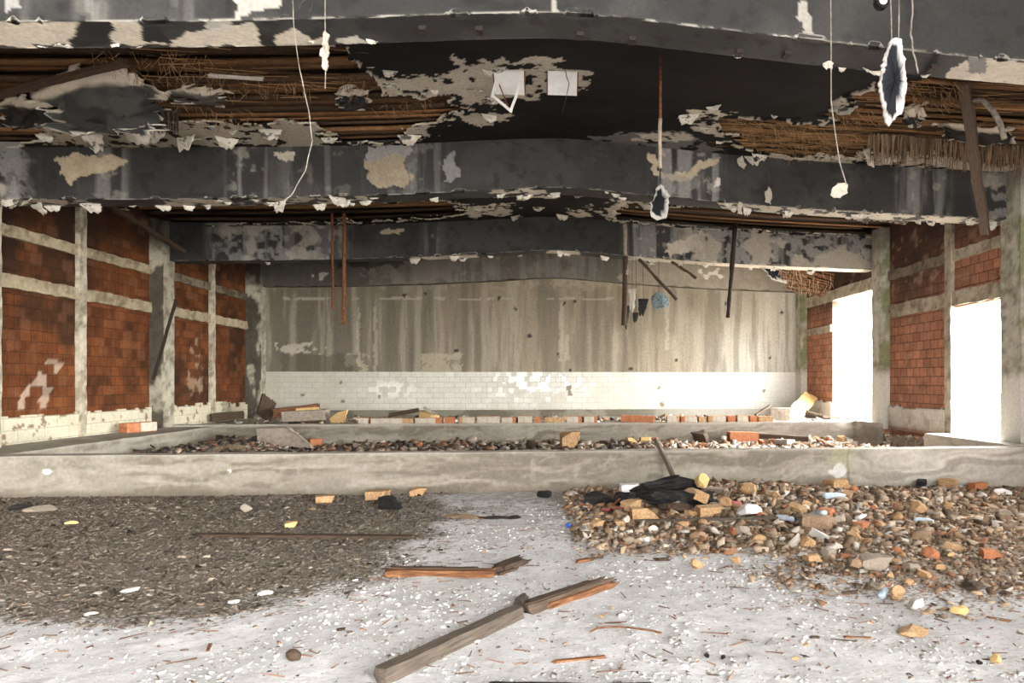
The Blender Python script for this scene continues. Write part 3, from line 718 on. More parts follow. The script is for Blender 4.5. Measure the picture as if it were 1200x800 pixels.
V, F = rbox((XL - .3, YF, 0.0), (XL, YB, 5.5), 0.055, 0.004, 31)
keep = V[F[:, 0]][:, 1] < 1e9
link('brick_panel', quads_mesh('brick_panel', V, F, M['brick_l'], left_paint(V)), wall_left)
def band_paint(base, dark, seed, k=.6):
    def f(P):
        s = P[..., 1] + P[..., 0]; n = fbm(s * 2.2, P[..., 2] * 2.2, seed, 5); n2 = fbm(s * 9, P[..., 2] * 9, seed + 5, 4)
        col = np.ones(P.shape[:-1] + (4,)); col[..., :3] = base
        lay(col, sst(.45, .62, n), dark, k); lay(col, sst(.56, .66, n2), np.asarray(base) * 1.35, .5); lay(col, sst(.40, .30, n2), np.asarray(dark) * .6, .6)
        return col
    return f
PB = band_paint(np.array([0.40, 0.34, 0.23]), np.array([0.20, 0.16, 0.10]), 720)
PBD = band_paint(np.array([0.20, 0.17, 0.12]), np.array([0.07, 0.055, 0.04]), 725)
LEFT_BAYS = ((YF, 10.95), (11.35, 15.8), (16.3, 20.6))
for (y0, y1) in LEFT_BAYS:
    block('band', (XL - .05, y0, 3.95), (XL + .07, y1, 4.14), 'conc', PB if y0 < 16 else PBD, wall_left, None, 0.04, 0.030, 41, 4.5)
    block('band', (XL - .05, y0, 3.12), (XL + .07, y1, 3.34), 'conc', PB, wall_left, None, 0.04, 0.030, 43, 4.5)
for y in (13.45, 18.42):
    block('post', (XL - .05, y, 0.55), (XL + .08, y + .20, 5.3), 'conc', band_paint(np.array([0.50, 0.45, 0.35]), np.array([0.22, 0.18, 0.12]), 730), wall_left, None, 0.04, 0.014, 44, 5)
PCOL = band_paint(np.array([0.40, 0.37, 0.29]), np.array([0.20, 0.18, 0.13]), 740)
def column_paint(P):
    col = PCOL(P)
    n = fbm(P[:, 2] * 1.6, P[:, 0] * 4 + P[:, 1], 745, 4)
    near = P[:, 1] < P[:, 1].min() + 0.06                     # face blackened by the fire
    lay(col, near * sst(.35, .45, n), (0.05, 0.04, 0.03), .9)
    lay(col, sst(4.2, 4.7, P[:, 2] + (n - .5) * .6), (0.04, 0.035, 0.03), .85)
    return col
for y0, y1, p in ((10.9, 11.35, .30), (15.8, 16.3, .27), (20.55, YB, .42)):
    block('column', (XL - .02, y0, 0.5), (XL + p, y1, 5.2), 'conc', column_paint, wall_left, None, 0.04, 0.014, 46, 4)
def wains_paint(P):
    s = P[..., 1]; n = fbm(s * 1.5, P[..., 2] * 1.5, 751, 5); n2 = fbm(s * 7, P[..., 2] * 7, 752, 4)
    col = np.zeros(P.shape[:-1] + (4,))
    cover(col, sst(.48, .68, n), np.array([0.52, 0.47, 0.33]), .5)
    cover(col, sst(.80, .52, P[..., 2] + (n - .5) * .5) * sst(13.5, 12.0, s + (n - .5) * 2), np.array([0.30, 0.285, 0.23]), .6)
    cover(col, (n2 > .70).astype(float), np.array([0.17, 0.075, 0.03]), .8)
    return col
def tile_like(axes):
    return painted('cream_wainscot_' + axes.lower(), 0.6, 16, 0.2, 0.3, dict(size=(0.6, 0.2), mortar=0.007, c1=(0.62, 0.58, 0.44), c2=(0.56, 0.52, 0.39), cm=(0.36, 0.32, 0.23), tone=[(0.3, (0.85,) * 3), (0.7, (1.08,) * 3)]), axes, 0.006)
M['wains'] = tile_like('YZ')
# wainscot with a stepped, broken upper edge
def wainscot(y0, y1, x, sgn, mat, paint, seed, top=1.12, jag=0.16, zlow=0.5):
    ys = np.arange(y0, y1, 0.03); zs = np.arange(zlow, top + .2, 0.03)
    Yg, Zg = np.meshgrid(ys, zs, indexing='ij')
    tops = top - 0.1 + np.floor(fbm(np.floor(ys / .3) * 0.7, ys * 0 + seed, seed, 2) * 5) / 5 * jag * 2 - .05 + (fbm(ys * 8, ys * 0, seed + 3, 3) - .5) * .06
    Pg = np.stack([np.full_like(Yg, x), Yg, Zg], -1)
    keep = (Zg < tops[:, None])[:-1, :-1]
    me = quads_mesh('wainscot', Pg, gridF(len(ys), len(zs), keep) if sgn < 0 else gridF(len(ys), len(zs), keep)[:, ::-1], mat, paint(Pg))
    return me
for (y0, y1) in LEFT_BAYS:
    me = wainscot(y0, y1, XL + .035, 1, M['wains'], wains_paint, 760 + int(y0), jag=.02 if y0 < 14 else 0.15, top=1.14 if y0 < 14 else 1.02)
    o = link('wainscot', me, wall_left); s_ = o.modifiers.new('t', 'SOLIDIFY'); s_.thickness = 0.05; s_.offset = 0

# ------------------------------------------------------------------ right wall (paler brick, two tall openings)
wall_right = empty('wall_right', kind='structure')
def right_paint(P):
    Y, Z = P[..., 1], P[..., 2]
    u, v = project(P)
    n = fbm(Y * 1.1, Z * .9, 801, 5); n2 = fbm(Y * 5, Z * 5, 806, 5)
    col = np.zeros(P.shape[:-1] + (4,))
    cover(col, sst(2.9, 4.0, Z + (n - .5) * 1.3) * sst(12.2, 13.6, Y), np.array([0.035, 0.025, 0.022]), .75)
    cover(col, sst(3.6, 4.6, Z + (n - .5) * 1.2), np.array([0.03, 0.022, 0.02]), .5)
    cover(col, sst(.6, .7, n2), np.array([0.42, 0.27, 0.19]), .5)
    return col
def rslab(y0, y1, z0, z1):
    V, F = rbox((XR, y0, z0), (XR + .15, y1, z1), 0.06, 0.004, 33)
    link('brick_panel', quads_mesh('brick_panel', V, F, M['brick_r'], right_paint(V)), wall_right)
rslab(18.6, YB, 0, 5.5); rslab(15.7, 18.6, 3.88, 5.5); rslab(15.7, 18.6, 0, .5); rslab(12.9, 15.7, 0, 5.5)
rslab(11.05, 12.9, 3.06, 5.5); rslab(11.05, 12.9, 0, .5)
rslab(8.2, 11.05, 0, 5.5); rslab(6.3, 8.2, 3.06, 5.5); rslab(6.3, 8.2, 0, 1.9); rslab(YF, 6.3, 0, 5.5)
PR = band_paint(np.array([0.42, 0.37, 0.29]), np.array([0.24, 0.20, 0.15]), 820)
PRD = band_paint(np.array([0.20, 0.165, 0.125]), np.array([0.10, 0.08, 0.06]), 823)
for (y0, y1) in ((12.9, 15.35), (11.05, 12.9), (YF, 10.6)):
    block('band', (XR - .06, y0, 3.96), (XR + .05, y1, 4.16), 'conc', PR if y0 < 12 else PRD, wall_right, None, 0.04, 0.030, 51, 4.5)
    block('band', (XR - .06, y0, 3.08), (XR + .05, y1, 3.36), 'conc', PR, wall_right, None, 0.04, 0.026, 53, 4.5)
block('band', (XR - .06, 15.75, 3.86), (XR + .05, 20.5, 4.16), 'conc', PR, wall_right, None, 0.04, 0.022, 54, 4.5)
block('band', (XR - .06, 18.6, 3.0), (XR + .05, 20.5, 3.2), 'conc', PR, wall_right, None, 0.04, 0.030, 55, 4.5)
block('post', (XR - .08, 12.78, 0.5), (XR + .16, 13.0, 5.3), 'conc', PR, wall_right, None, 0.04, 0.016, 56, 5)
PRC = band_paint(np.array([0.44, 0.42, 0.36]), np.array([0.27, 0.25, 0.18]), 830)
def rcol_paint(P):
    col = PRC(P); n = fbm(P[:, 2] * 1.8, P[:, 1] * 4 + P[:, 0] * 3, 835, 4)
    near = P[:, 1] < P[:, 1].min() + .05
    lay(col, near * sst(1.9, 2.3, P[:, 2] + (n - .5)) * sst(.4, .55, n), (0.17, 0.19, 0.08), .8)       # green damp growth
    lay(col, sst(1.95, 1.75, P[:, 2] + (n - .5) * .5), (0.68, 0.66, 0.61), .9)
    lay(col, sst(4.4, 4.9, P[:, 2] + (n - .5) * .8), (0.16, 0.14, 0.12), .7)
    return col
for y0, y1, p in ((10.55, 11.05, .25), (15.34, 15.75, .24), (20.5, YB, .2)):
    block('column', (XR - p, y0, 0.5), (XR + .16, y1, 5.2), 'conc', rcol_paint, wall_right, None, 0.04, 0.012, 57, 4)
def rwains_paint(P):
    s = P[..., 1]; n = fbm(s * 2, P[..., 2] * 2, 851, 5); n2 = fbm(s * 8, P[..., 2] * 8, 852, 4)
    col = np.zeros(P.shape[:-1] + (4,)); cover(col, (n2 > .57).astype(float) * sst(1.0, .8, P[..., 2]), np.array([0.48, 0.36, 0.22]), .6); cover(col, sst(.5, .62, n), np.array([0.72, 0.70, 0.66]), .6)
    cover(col, sst(.60, .56, P[..., 2]), np.array([0.30, 0.12, 0.09]), .7)
    return col
M['wains_r'] = painted('white_wainscot', 0.6, 16, 0.18, 0.3, dict(size=(0.2, 0.2), mortar=0.006, c1=(0.70, 0.68, 0.64), c2=(0.62, 0.60, 0.55), cm=(0.48, 0.44, 0.38), tone=[(0.3, (0.9,) * 3), (0.7, (1.05,) * 3)]), 'YZ', 0.005)
for (y0, y1) in ((13.0, 15.34), (18.6, 20.5)):
    me = wainscot(y0, y1, XR - .03, -1, M['wains_r'], rwains_paint, 860 + int(y0), top=1.12, jag=.06)
    o = link('wainscot', me, wall_right); s_ = o.modifiers.new('t', 'SOLIDIFY'); s_.thickness = 0.05; s_.offset = 0

# ground outside the openings
V, F = rbox((-60, -60, -0.4), (70, 80, -0.06), 6)
link('exterior_ground', quads_mesh('exterior_ground', V, F, M['conc'], np.tile(np.array([[0.55, 0.53, 0.49, 1.0]]), (len(V), 1))), kind='structure')

# ================================================================== THINGS
def rotm(ax, az=0.0):
    """matrix whose X axis runs along ax, rolled by az"""
    x = Vector(ax).normalized(); up = Vector((0, 0, 1)) if abs(x.z) < 0.95 else Vector((0, 1, 0))
    y = up.cross(x).normalized(); z = x.cross(y)
    m = Matrix((x, y, z)).transposed().to_4x4()
    return m @ Matrix.Rotation(az, 4, 'X')
def bar_mesh(name, L, w, h, mat, seed, jag=0.05, bow=0.0, amp=0.006):
    V, F = rbox((0, -w / 2, 0), (L, w / 2, h), max(0.02, min(w, h) / 2.2), amp, seed, 5)
    k0 = fbm(V[:, 1] * 40 + seed, V[:, 2] * 40, seed + 2, 3); k1 = fbm(V[:, 1] * 40 + seed + 5, V[:, 2] * 40, seed + 3, 3)
    V[:, 0] += sst(0.25, 0, V[:, 0] / L) * (k0 - .2) * jag * 1.5 - sst(0.75, 1, V[:, 0] / L) * (k1 - .2) * jag * 1.5
    V[:, 1] += bow * np.sin(np.pi * V[:, 0] / L) + (fbm(V[:, 0] * 1.6, V[:, 0] * 0, seed + 7, 3) - .5) * w * .35
    me = quads_mesh(name, V, F, M[mat])
    return me
def bar(name, A, B, w, h, mat, seed=1, roll=0.0, jag=0.05, bow=0.0, parent=None):
    A, B = Vector(A), Vector(B)
    o = link(name, bar_mesh(name, (B - A).length, w, h, mat, seed, jag, bow), parent)
    o.matrix_world = Matrix.Translation(A) @ rotm(B - A, roll)
    return o

# ---- lumps and brick fragments: a few shapes, copied
import bmesh
def chunk_mesh(name, seed, mat, shape=(1, .8, .6), cuts=8, rough=0.05, sub=2):
    r = np.random.RandomState(seed); bm = bmesh.new(); bmesh.ops.create_icosphere(bm, subdivisions=sub, radius=0.62)
    V = np.array([v.co[:] for v in bm.verts])
    for _ in range(cuts):
        n = r.randn(3); n /= np.linalg.norm(n); d = r.uniform(.26, .46); s = V @ n
        V = V - np.maximum(s - d, 0)[:, None] * n
    V += (np.stack([fbm(V[:, 1] * 4, V[:, 2] * 4 + V[:, 0], seed + 1, 4), fbm(V[:, 0] * 4, V[:, 2] * 4 + V[:, 1], seed + 2, 4), fbm(V[:, 0] * 4 + V[:, 2], V[:, 1] * 4, seed + 3, 4)], 1) - .5) * 2 * rough
    V *= np.array(shape); V[:, 2] -= V[:, 2].min()
    for v, c in zip(bm.verts, V): v.co = c
    me = bpy.data.meshes.new(name); bm.to_mesh(me); bm.free(); me.materials.append(M[mat]); return me
def broken_brick_mesh(name, seed, mat, size=(1, .55, .5)):
    r = np.random.RandomState(seed)
    V, F = rbox((-.5, -.5, -.5), (.5, .5, .5), 0.11, 0.0)
    n = np.array([1, r.uniform(-.6, .6), r.uniform(-.5, .7)]); n /= np.linalg.norm(n); d = r.uniform(.18, .36)
    k = (fbm(V[:, 1] * 5, V[:, 2] * 5, seed, 4) - .5) * .22
    V = V - np.maximum(V @ n - d - k, 0)[:, None] * n
    n = r.randn(3); n /= np.linalg.norm(n); V = V - np.maximum(V @ n - .5, 0)[:, None] * n
    V += (np.stack([fbm(V[:, 1] * 6, V[:, 2] * 6 + V[:, 0], seed + 1, 3), fbm(V[:, 0] * 6, V[:, 2] * 6 + V[:, 1], seed + 2, 3), fbm(V[:, 0] * 6 + V[:, 2], V[:, 1] * 6, seed + 3, 3)], 1) - .5) * .07
    V *= np.array(size); V[:, 2] -= V[:, 2].min()
    return quads_mesh(name, V, F, M[mat])
_cache = {}
def frag(kind, var, mat):
    key = (kind, var, mat)
    if key not in _cache:
        if kind == 'brick': _cache[key] = broken_brick_mesh('brick_fragment', 900 + var, mat, (1, .5 + .1 * (var % 3), .38 + .07 * (var % 2)))
        elif kind == 'flat': _cache[key] = chunk_mesh('plaster_piece', 930 + var, mat, (1, .8, .28), 9)
        else: _cache[key] = chunk_mesh('rubble_lump', 960 + var, mat, (1, .78, .62), 9)
    return _cache[key]
def put(name, kind, var, mat, p, size, rz, label, cat, group=None, tilt=(0, 0), sink=0.12, z3=None):
    o = link(name, frag(kind, var, mat)); s = size
    o.scale = (s, s, s if z3 is None else z3)
    o.rotation_euler = (tilt[0], tilt[1], rz)
    hgt = 0.3 * s
    o.location = (p[0], p[1], p[2] - sink * hgt)
    return tag(o, label, cat, group)
def px(p, n): return n * depth(p) / FPX

# ---- fine debris nobody could count
def chips(name, n, region, seed, size, pal, zf, flat=0.35, bright=(0.6, 1.35), tilt=.5, sharp=1.6, parent=None):
    r = np.random.RandomState(seed); P = region(r, n)
    n = len(P)
    s = size[0] * (size[1] / size[0]) ** (r.rand(n) ** sharp)
    base = np.array([[x, y, z] for x in (-1, 1) for y in (-1, 1) for z in (-1, 1)], float) * .5
    V = base[None] * (0.55 + 0.9 * r.rand(n, 8, 3)) * np.stack([s, s * r.uniform(.35, 1, n), s * r.uniform(flat * .5, flat * 1.4, n)], 1)[:, None]
    a = r.uniform(0, 2 * np.pi, n); ca, sa = np.cos(a)[:, None], np.sin(a)[:, None]
    tx, ty = r.normal(0, tilt, (2, n, 1)) * .6
    z = V[..., 2] + V[..., 0] * np.tan(np.clip(tx, -1, 1)) + V[..., 1] * np.tan(np.clip(ty, -1, 1))
    x = V[..., 0] * ca - V[..., 1] * sa; y = V[..., 0] * sa + V[..., 1] * ca
    W = np.stack([x + P[:, :1], y + P[:, 1:2], z + (zf(P[:, 0], P[:, 1]) + s * flat * .25)[:, None]], -1)
    f = np.array([(0, 1, 3, 2), (4, 6, 7, 5), (0, 4, 5, 1), (2, 3, 7, 6), (0, 2, 6, 4), (1, 5, 7, 3)])
    F = (np.arange(n)[:, None, None] * 8 + f[None]).reshape(-1, 4)
    pal = np.array(pal); C = pal[r.randint(0, len(pal), n)] * r.uniform(*bright, (n, 1)); C = np.repeat(C[:, None], 8, 1)
    return link(name, quads_mesh(name, W.reshape(-1, 3), F, M['chip'], C), parent, 'stuff')
def by_mask(box, which, warp=True):
    def f(r, n):
        out = []; c = 0
        while c < n:
            Q = np.stack([r.uniform(box[0], box[1], 20000), r.uniform(box[2], box[3], 20000), np.zeros(20000)], 1)
            Q[:, 2] = gz(Q[:, 0], Q[:, 1])
            u, v, lm, rm = floor_masks(Q)
            m = {'l': lm, 'r': rm, 'w': ~(lm | rm) & (Q[:, 1] > 2.6), 'heap': np.hypot((u - 900) / 330, (v - 600) / 52) + .35 * (fbm(Q[:, 0] * 2, Q[:, 1] * 2, 3, 3) - .5) < 1}[which]
            out.append(Q[m]); c += m.sum()
            if len(out) > 400: break
        return np.concatenate(out)[:n]
    return f
def rect(box):
    return lambda r, n: np.stack([r.uniform(box[0], box[1], n), r.uniform(box[2], box[3], n), np.zeros(n)], 1)
LP = [(.11, .088, .068), (.155, .128, .10), (.075, .061, .048), (.19, .16, .125), (.165, .132, .10), (.25, .215, .175), (.135, .11, .085)]
RP = [(.28, .19, .12), (.23, .16, .105), (.14, .10, .066), (.36, .265, .175), (.42, .335, .245), (.30, .235, .17), (.50, .45, .39), (.28, .145, .08), (.18, .125, .085)]
WP = [(.62, .615, .61), (.58, .57, .56), (.52, .50, .48), (.68, .675, .67), (.42, .38, .34)]
chips('gravel', 62000, by_mask((-8.7, 0.5, 4.2, 9.85), 'l'), 1, (.008, .046), LP, gz, .25, (.65, 1.25), sharp=2.4)
chips('gravel', 36000, by_mask((0.2, 7.75, 4.2, 9.85), 'r'), 2, (.010, .065), RP, gz, .38, sharp=2.0)
chips('rubble', 4600, by_mask((0.2, 7.6, 6.3, 9.85), 'heap'), 3, (.03, .13), RP, gz, .5, sharp=2.2)
chips('plaster_crumbs', 15000, by_mask((-7.5, 7.5, 2.6, 9.3), 'w'), 4, (.004, .022), WP, gz, .22, sharp=2.6)
chips('dark_grit', 5000, by_mask((-7.5, 7.5, 2.6, 9.3), 'w'), 5, (.006, .030), [(.22, .18, .14), (.10, .09, .08), (.34, .25, .18), (.28, .12, .07)], gz, .2, sharp=2.2)
def near_edge(r, n):
    Q = by_mask((-7, 7, 2.7, 9), 'w')(r, n * 4)
    u, v = project(Q); k = fbm(Q[:, 0] * 1.4, Q[:, 1] * 1.4, 77, 4) + sst(3.9, 3.4, Q[:, 1]) * .12 * (u > 540)
    return Q[k > .56][:n]
chips('plaster_crumbs', 9000, near_edge, 6, (.006, .036), WP + [(.45, .41, .37)], gz, .3, sharp=2.0)
# splinters
r = np.random.RandomState(31); Q = by_mask((-6.5, 7, 2.7, 9.2), 'w')(r, 520); Q[:, 2] = gz(Q[:, 0], Q[:, 1]) + .008
a = r.uniform(0, 6.3, len(Q)); L_ = .03 * (6 ** r.rand(len(Q)))
D = np.stack([np.cos(a) * L_, np.sin(a) * L_ * .7, r.uniform(0, .012, len(Q))], 1)
sticks('wood_splinters', Q - D / 2, Q + D / 2, 0.005, np.array([0.20, 0.11, 0.07]) * r.uniform(.4, 1.6, (len(Q), 1)), None, 'stuff', 'chip')
# rubble between the low walls
PPd = [(.10, .085, .07), (.17, .13, .10), (.24, .19, .14), (.065, .05, .045), (.34, .28, .22), (.2, .11, .07)]
PPl = [(.55, .47, .38), (.45, .35, .26), (.66, .62, .55), (.36, .22, .13), (.5, .30, .18), (.7, .67, .62)]
chips('rubble', 9000, rect((-7.5, 3.0, 12.8, 16.15)), 7, (.03, .20), PPd, pz, .4, sharp=2.0)
chips('rubble', 5200, rect((2.2, 7.75, 12.4, 16.15)), 8, (.03, .17), PPl, pz, .45, sharp=2.0)
chips('rubble', 900, rect((-8.3, 7.4, 16.6, 20.5)), 9, (.03, .16), PPd[1:] + PPl, lambda x, y: x * 0 + .535, .5)

# ---- individually placed fragments
rr = random.Random(11)
G_HEAP = ('rubble lump among the gravel heap below the low concrete wall, on the openings side', 'rubble lumps of the brighter heap')
taken = []
def spots(n, poly, vmin_gap, seed, fn):
    r_ = random.Random(seed); out = []; us = [p[0] for p in poly]; vs = [p[1] for p in poly]; tries = 0
    while len(out) < n and tries < 30000:
        tries += 1
        u, v = r_.uniform(min(us), max(us)), r_.uniform(min(vs), max(vs))
        if not inpoly(np.array([float(u)]), np.array([float(v)]), poly)[0]: continue
        p = fn(u, v)
        if all((p[0] - q[0]) ** 2 + (p[1] - q[1]) ** 2 > (g + vmin_gap) ** 2 for q, g in taken): out.append((u, v, p)); taken.append((p, vmin_gap))
    return out
FL = 'lying on the white dusty floor'
UNIQUE = [  # name, shape, variant, material, u, v (foot), width px, turn, label, category
 ('brick_fragment', 'brick', 0, 'tanbrick', 383, 589, 24, .4, 'pale tan brick fragment on dark gravel near the low wall, away from the heap', 'brick'),
 ('brick_fragment', 'brick', 1, 'tuff', 342, 617, 14, .2, 'small ochre brick fragment on the dark gravel just above the half-buried board', 'brick'),
 ('brick_fragment', 'brick', 2, 'tanbrick', 443, 584, 26, .1, 'tan brick fragment beside the black block at the foot of the low wall', 'brick'),
 ('charred_block', 'brick', 3, 'black', 460, 596, 30, -.5, 'black charred block beside the tan fragment at the foot of the low wall', 'block'),
 ('brick_fragment', 'brick', 1, 'tanbrick', 491, 580, 20, 0, 'flat ochre fragment between the charred block and the black lump, by the low wall', 'brick'),
 ('charred_lump', 'lump', 2, 'black', 637, 583, 17, 0, 'small round black lump lying alone against the low wall', 'lump'),
 ('stone', 'lump', 1, 'greystone', 288, 600, 16, 0, 'flat grey-tan stone on the dark gravel under the low wall', 'stone'),
 ('stone', 'flat', 2, 'tuff', 82, 614, 15, 0, 'flat yellowish stone on dark gravel below the brick wall with two bands', 'stone'),
 ('plaster_piece', 'flat', 0, 'whitestone', 155, 692, 20, .2, 'large white plaster piece at the edge of the dark gravel', 'plaster piece'),
 ('plaster_piece', 'flat', 1, 'whitestone', 113, 696, 14, 1.2, 'white plaster piece on the dark gravel beside the largest white piece', 'plaster piece'),
 ('plaster_piece', 'flat', 3, 'whitestone', 108, 720, 16, .2, 'white plaster piece where the dark gravel ends, next to the white floor', 'plaster piece'),
 ('plaster_piece', 'flat', 2, 'whitestone', 308, 697, 20, .1, 'long white plaster piece on the tip of the dark gravel', 'plaster piece'),
 ('plaster_piece', 'flat', 4, 'whitestone', 275, 706, 13, .6, 'white plaster piece between two others at the tip of the dark gravel', 'plaster piece'),
 ('brick_fragment', 'brick', 2, 'tanbrick', 833, 604, 31, .05, 'large square tan brick fragment standing upright in the heap below the charred foam', 'brick'),
 ('brick_fragment', 'brick', 4, 'tanbrick', 984, 573, 34, .3, 'long rust-tan brick slab leaning at the low wall under the white paint splash', 'brick'),
 ('brick_fragment', 'brick', 5, 'tanbrick', 1113, 572, 26, .8, 'orange-tan brick wedge at the low wall below the wide opening', 'brick'),
 ('brick_fragment', 'brick', 0, 'redbrick', 1148, 574, 24, .2, 'pinkish brick fragment by the low wall next to the wedge', 'brick'),
 ('brick_fragment', 'brick', 3, 'tanbrick', 756, 610, 34, .1, 'broad pale tan brick fragment in the heap above the thin grey lath', 'brick'),
 ('brick_fragment', 'brick', 1, 'tanbrick', 698, 618, 18, .7, 'tan brick fragment at the heap edge next to the blue bottle cap', 'brick'),
 ('brick_fragment', 'brick', 5, 'tanbrick', 727, 616, 15, 1.4, 'yellowish brick fragment at the end of the thin grey lath', 'brick'),
 ('stone', 'lump', 0, 'whitestone', 765, 625, 14, 0, 'round white lump just below the thin grey lath', 'stone'),
 ('stone', 'lump', 3, 'greystone', 984, 615, 21, 0, 'round greyish stone in the heap beside the curved tile shard', 'stone'),
 ('curved_tile', 'brick', 4, 'brownstone', 960, 618, 40, -.3, 'broad pinkish-brown tile shard under the upright bottle in the heap', 'tile'),
 ('brick_fragment', 'brick', 3, 'redbrick', 970, 606, 26, .9, 'rusty orange brick fragment behind the round greyish stone in the heap', 'brick'),
 ('brick_fragment', 'brick', 2, 'redbrick', 1011, 618, 19, .5, 'orange brick fragment under the white bottle in the heap', 'brick'),
 ('stone', 'lump', 2, 'brownstone', 1079, 633, 22, .2, 'brown stone at the thin end of the heap below the bottle resting on a stone', 'stone'),
 ('stone', 'lump', 5, 'tanbrick', 889, 636, 16, .2, 'ochre stone in the heap below the blue-capped bottle', 'stone'),
 ('brick_fragment', 'brick', 4, 'tanbrick', 954, 657, 22, .2, 'pale ochre brick fragment on the heap edge above the white dusty floor', 'brick'),
 ('brick_fragment', 'brick', 1, 'greystone', 1026, 665, 34, -.2, 'long pale grey-tan fragment at the lower edge of the heap', 'brick'),
 ('stone', 'lump', 1, 'tanbrick', 815, 666, 18, 0, 'tan stone by itself on the white floor beyond the tip of the big beam', 'stone'),
 ('stone', 'lump', 4, 'tanbrick', 862, 660, 16, 0, 'tan stone at the edge of the gravel beside a lone tan stone', 'stone'),
 ('stone', 'lump', 0, 'tanbrick', 1051, 702, 24, 0, 'rounded sand-coloured stone touching the crumpled bottle', 'stone'),
 ('stone', 'lump', 3, 'whitestone', 1076, 714, 24, .3, 'whitish stone between the crumpled bottle and the yellow stone', 'stone'),
 ('stone', 'lump', 2, 'tuff', 1123, 719, 19, 0, 'oval yellow stone where the gravel ends', 'stone'),
 ('stone', 'lump', 5, 'tuff', 1165, 776, 16, 1.3, 'yellow stone lying alone on clean white dust', 'stone'),
 ('stone', 'lump', 4, 'greystone', 717, 714, 8, 0, 'tiny ochre stone alone on the white floor beyond the big beam', 'stone'),
 ('brick_fragment', 'brick', 3, 'redbrick', 1163, 654, 24, -.2, 'reddish brick fragment on sandy gravel near the edge of the picture', 'brick'),
 ('stone', 'lump', 3, 'tuff', 1115, 653, 11, 0, 'small yellow-grey stone beside the reddish brick fragment on sandy gravel', 'stone'),
 ('dirt_clod', 'flat', 1, 'tanbrick', 1070, 741, 40, .1, 'flat crumbled clod of rust-orange dust on the white floor', 'clod'),
 ('stone', 'flat', 3, 'tanbrick', 933, 772, 14, .1, 'flat sand-coloured stone low down on the white floor', 'stone'),
 ('stone', 'lump', 5, 'wood_d', 347, 773, 21, -.4, 'dark brown snail-shaped stone alone on the white floor', 'stone'),
 ('charcoal', 'lump', 1, 'black', 1147, 778, 8, 0, 'grey cinder alone on the white floor below the yellow stone', 'cinder'),
 ('charcoal', 'lump', 4, 'black', 828, 770, 9, 0, 'black cinder beside a second cinder in pale crumbs', 'cinder'),
 ('charcoal', 'lump', 3, 'black', 848, 772, 8, .6, 'second black cinder of a pair in pale crumbs, slightly further from the big beam', 'cinder'),
 ('wood_chunk', 'flat', 2, 'wood_d', 1140, 690, 34, .2, 'dark bark-like chunk of wood on the gravel above the yellow stone', 'wood chunk'),
]
for (nm, kd, va, mt, u, v, w, rz, lab, cat) in UNIQUE:
    p = on_floor(u, v); taken.append((p, px(p, w) * .55))
    put(nm, kd, va, mt, p, px(p, w), rz, lab, cat, None, (0, 0), .1)
heap_mats = ['tanbrick', 'tanbrick', 'greystone', 'brownstone', 'whitestone', 'redbrick', 'brownstone', 'greystone', 'tanbrick']
HEAP_POLY = [(668, 600), (700, 584), (850, 575), (1010, 572), (1190, 578), (1195, 612), (1120, 650), (1080, 690), (960, 660), (860, 640), (760, 626), (690, 616)]
for k, (u, v, p) in enumerate(spots(150, HEAP_POLY, .045, 41, on_floor)):
    w = rr.choice([8, 9, 10, 11, 12, 14, 17, 20]) * (0.9 if u > 1090 else 1.05)
    kd = rr.choice(['brick', 'lump', 'lump', 'flat'])
    put('rubble_lump', kd, rr.randrange(6), rr.choice(heap_mats), p, px(p, w), rr.uniform(0, 6.3), 'tan, grey or brown rubble lump in the gravel heap', 'rubble', 'rubble lumps of the brighter gravel heap', (rr.uniform(-.35, .35), rr.uniform(-.35, .35)), .3)
for k, (u, v, p) in enumerate(spots(34, [(0, 592), (460, 590), (470, 610), (420, 660), (330, 700), (150, 716), (0, 712)], .08, 43, on_floor)):
    w = rr.choice([8, 9, 11, 13])
    put('plaster_piece', 'flat', rr.randrange(6), rr.choice(['greystone', 'greystone', 'brownstone', 'greystone']), p, px(p, w * .8), rr.uniform(0, 6.3), 'small flat plaster shard strewn over the dark gravel below the low wall', 'plaster shard', 'plaster shards on the dark gravel', (0, 0), .2)
for k, (u, v, p) in enumerate(spots(30, [(520, 620), (640, 600), (800, 640), (1000, 700), (1150, 790), (650, 790), (700, 700), (560, 660)], .05, 44, on_floor)):
    w = rr.choice([6, 7, 8, 10])
    put('plaster_piece', 'flat', rr.randrange(6), rr.choice(['whitestone', 'greystone', 'whitestone', 'tanbrick']), p, px(p, w), rr.uniform(0, 6.3), 'small pale plaster shard on the white dusty floor beyond the big beam', 'plaster shard', 'plaster shards on the white floor', (0, 0), .2)
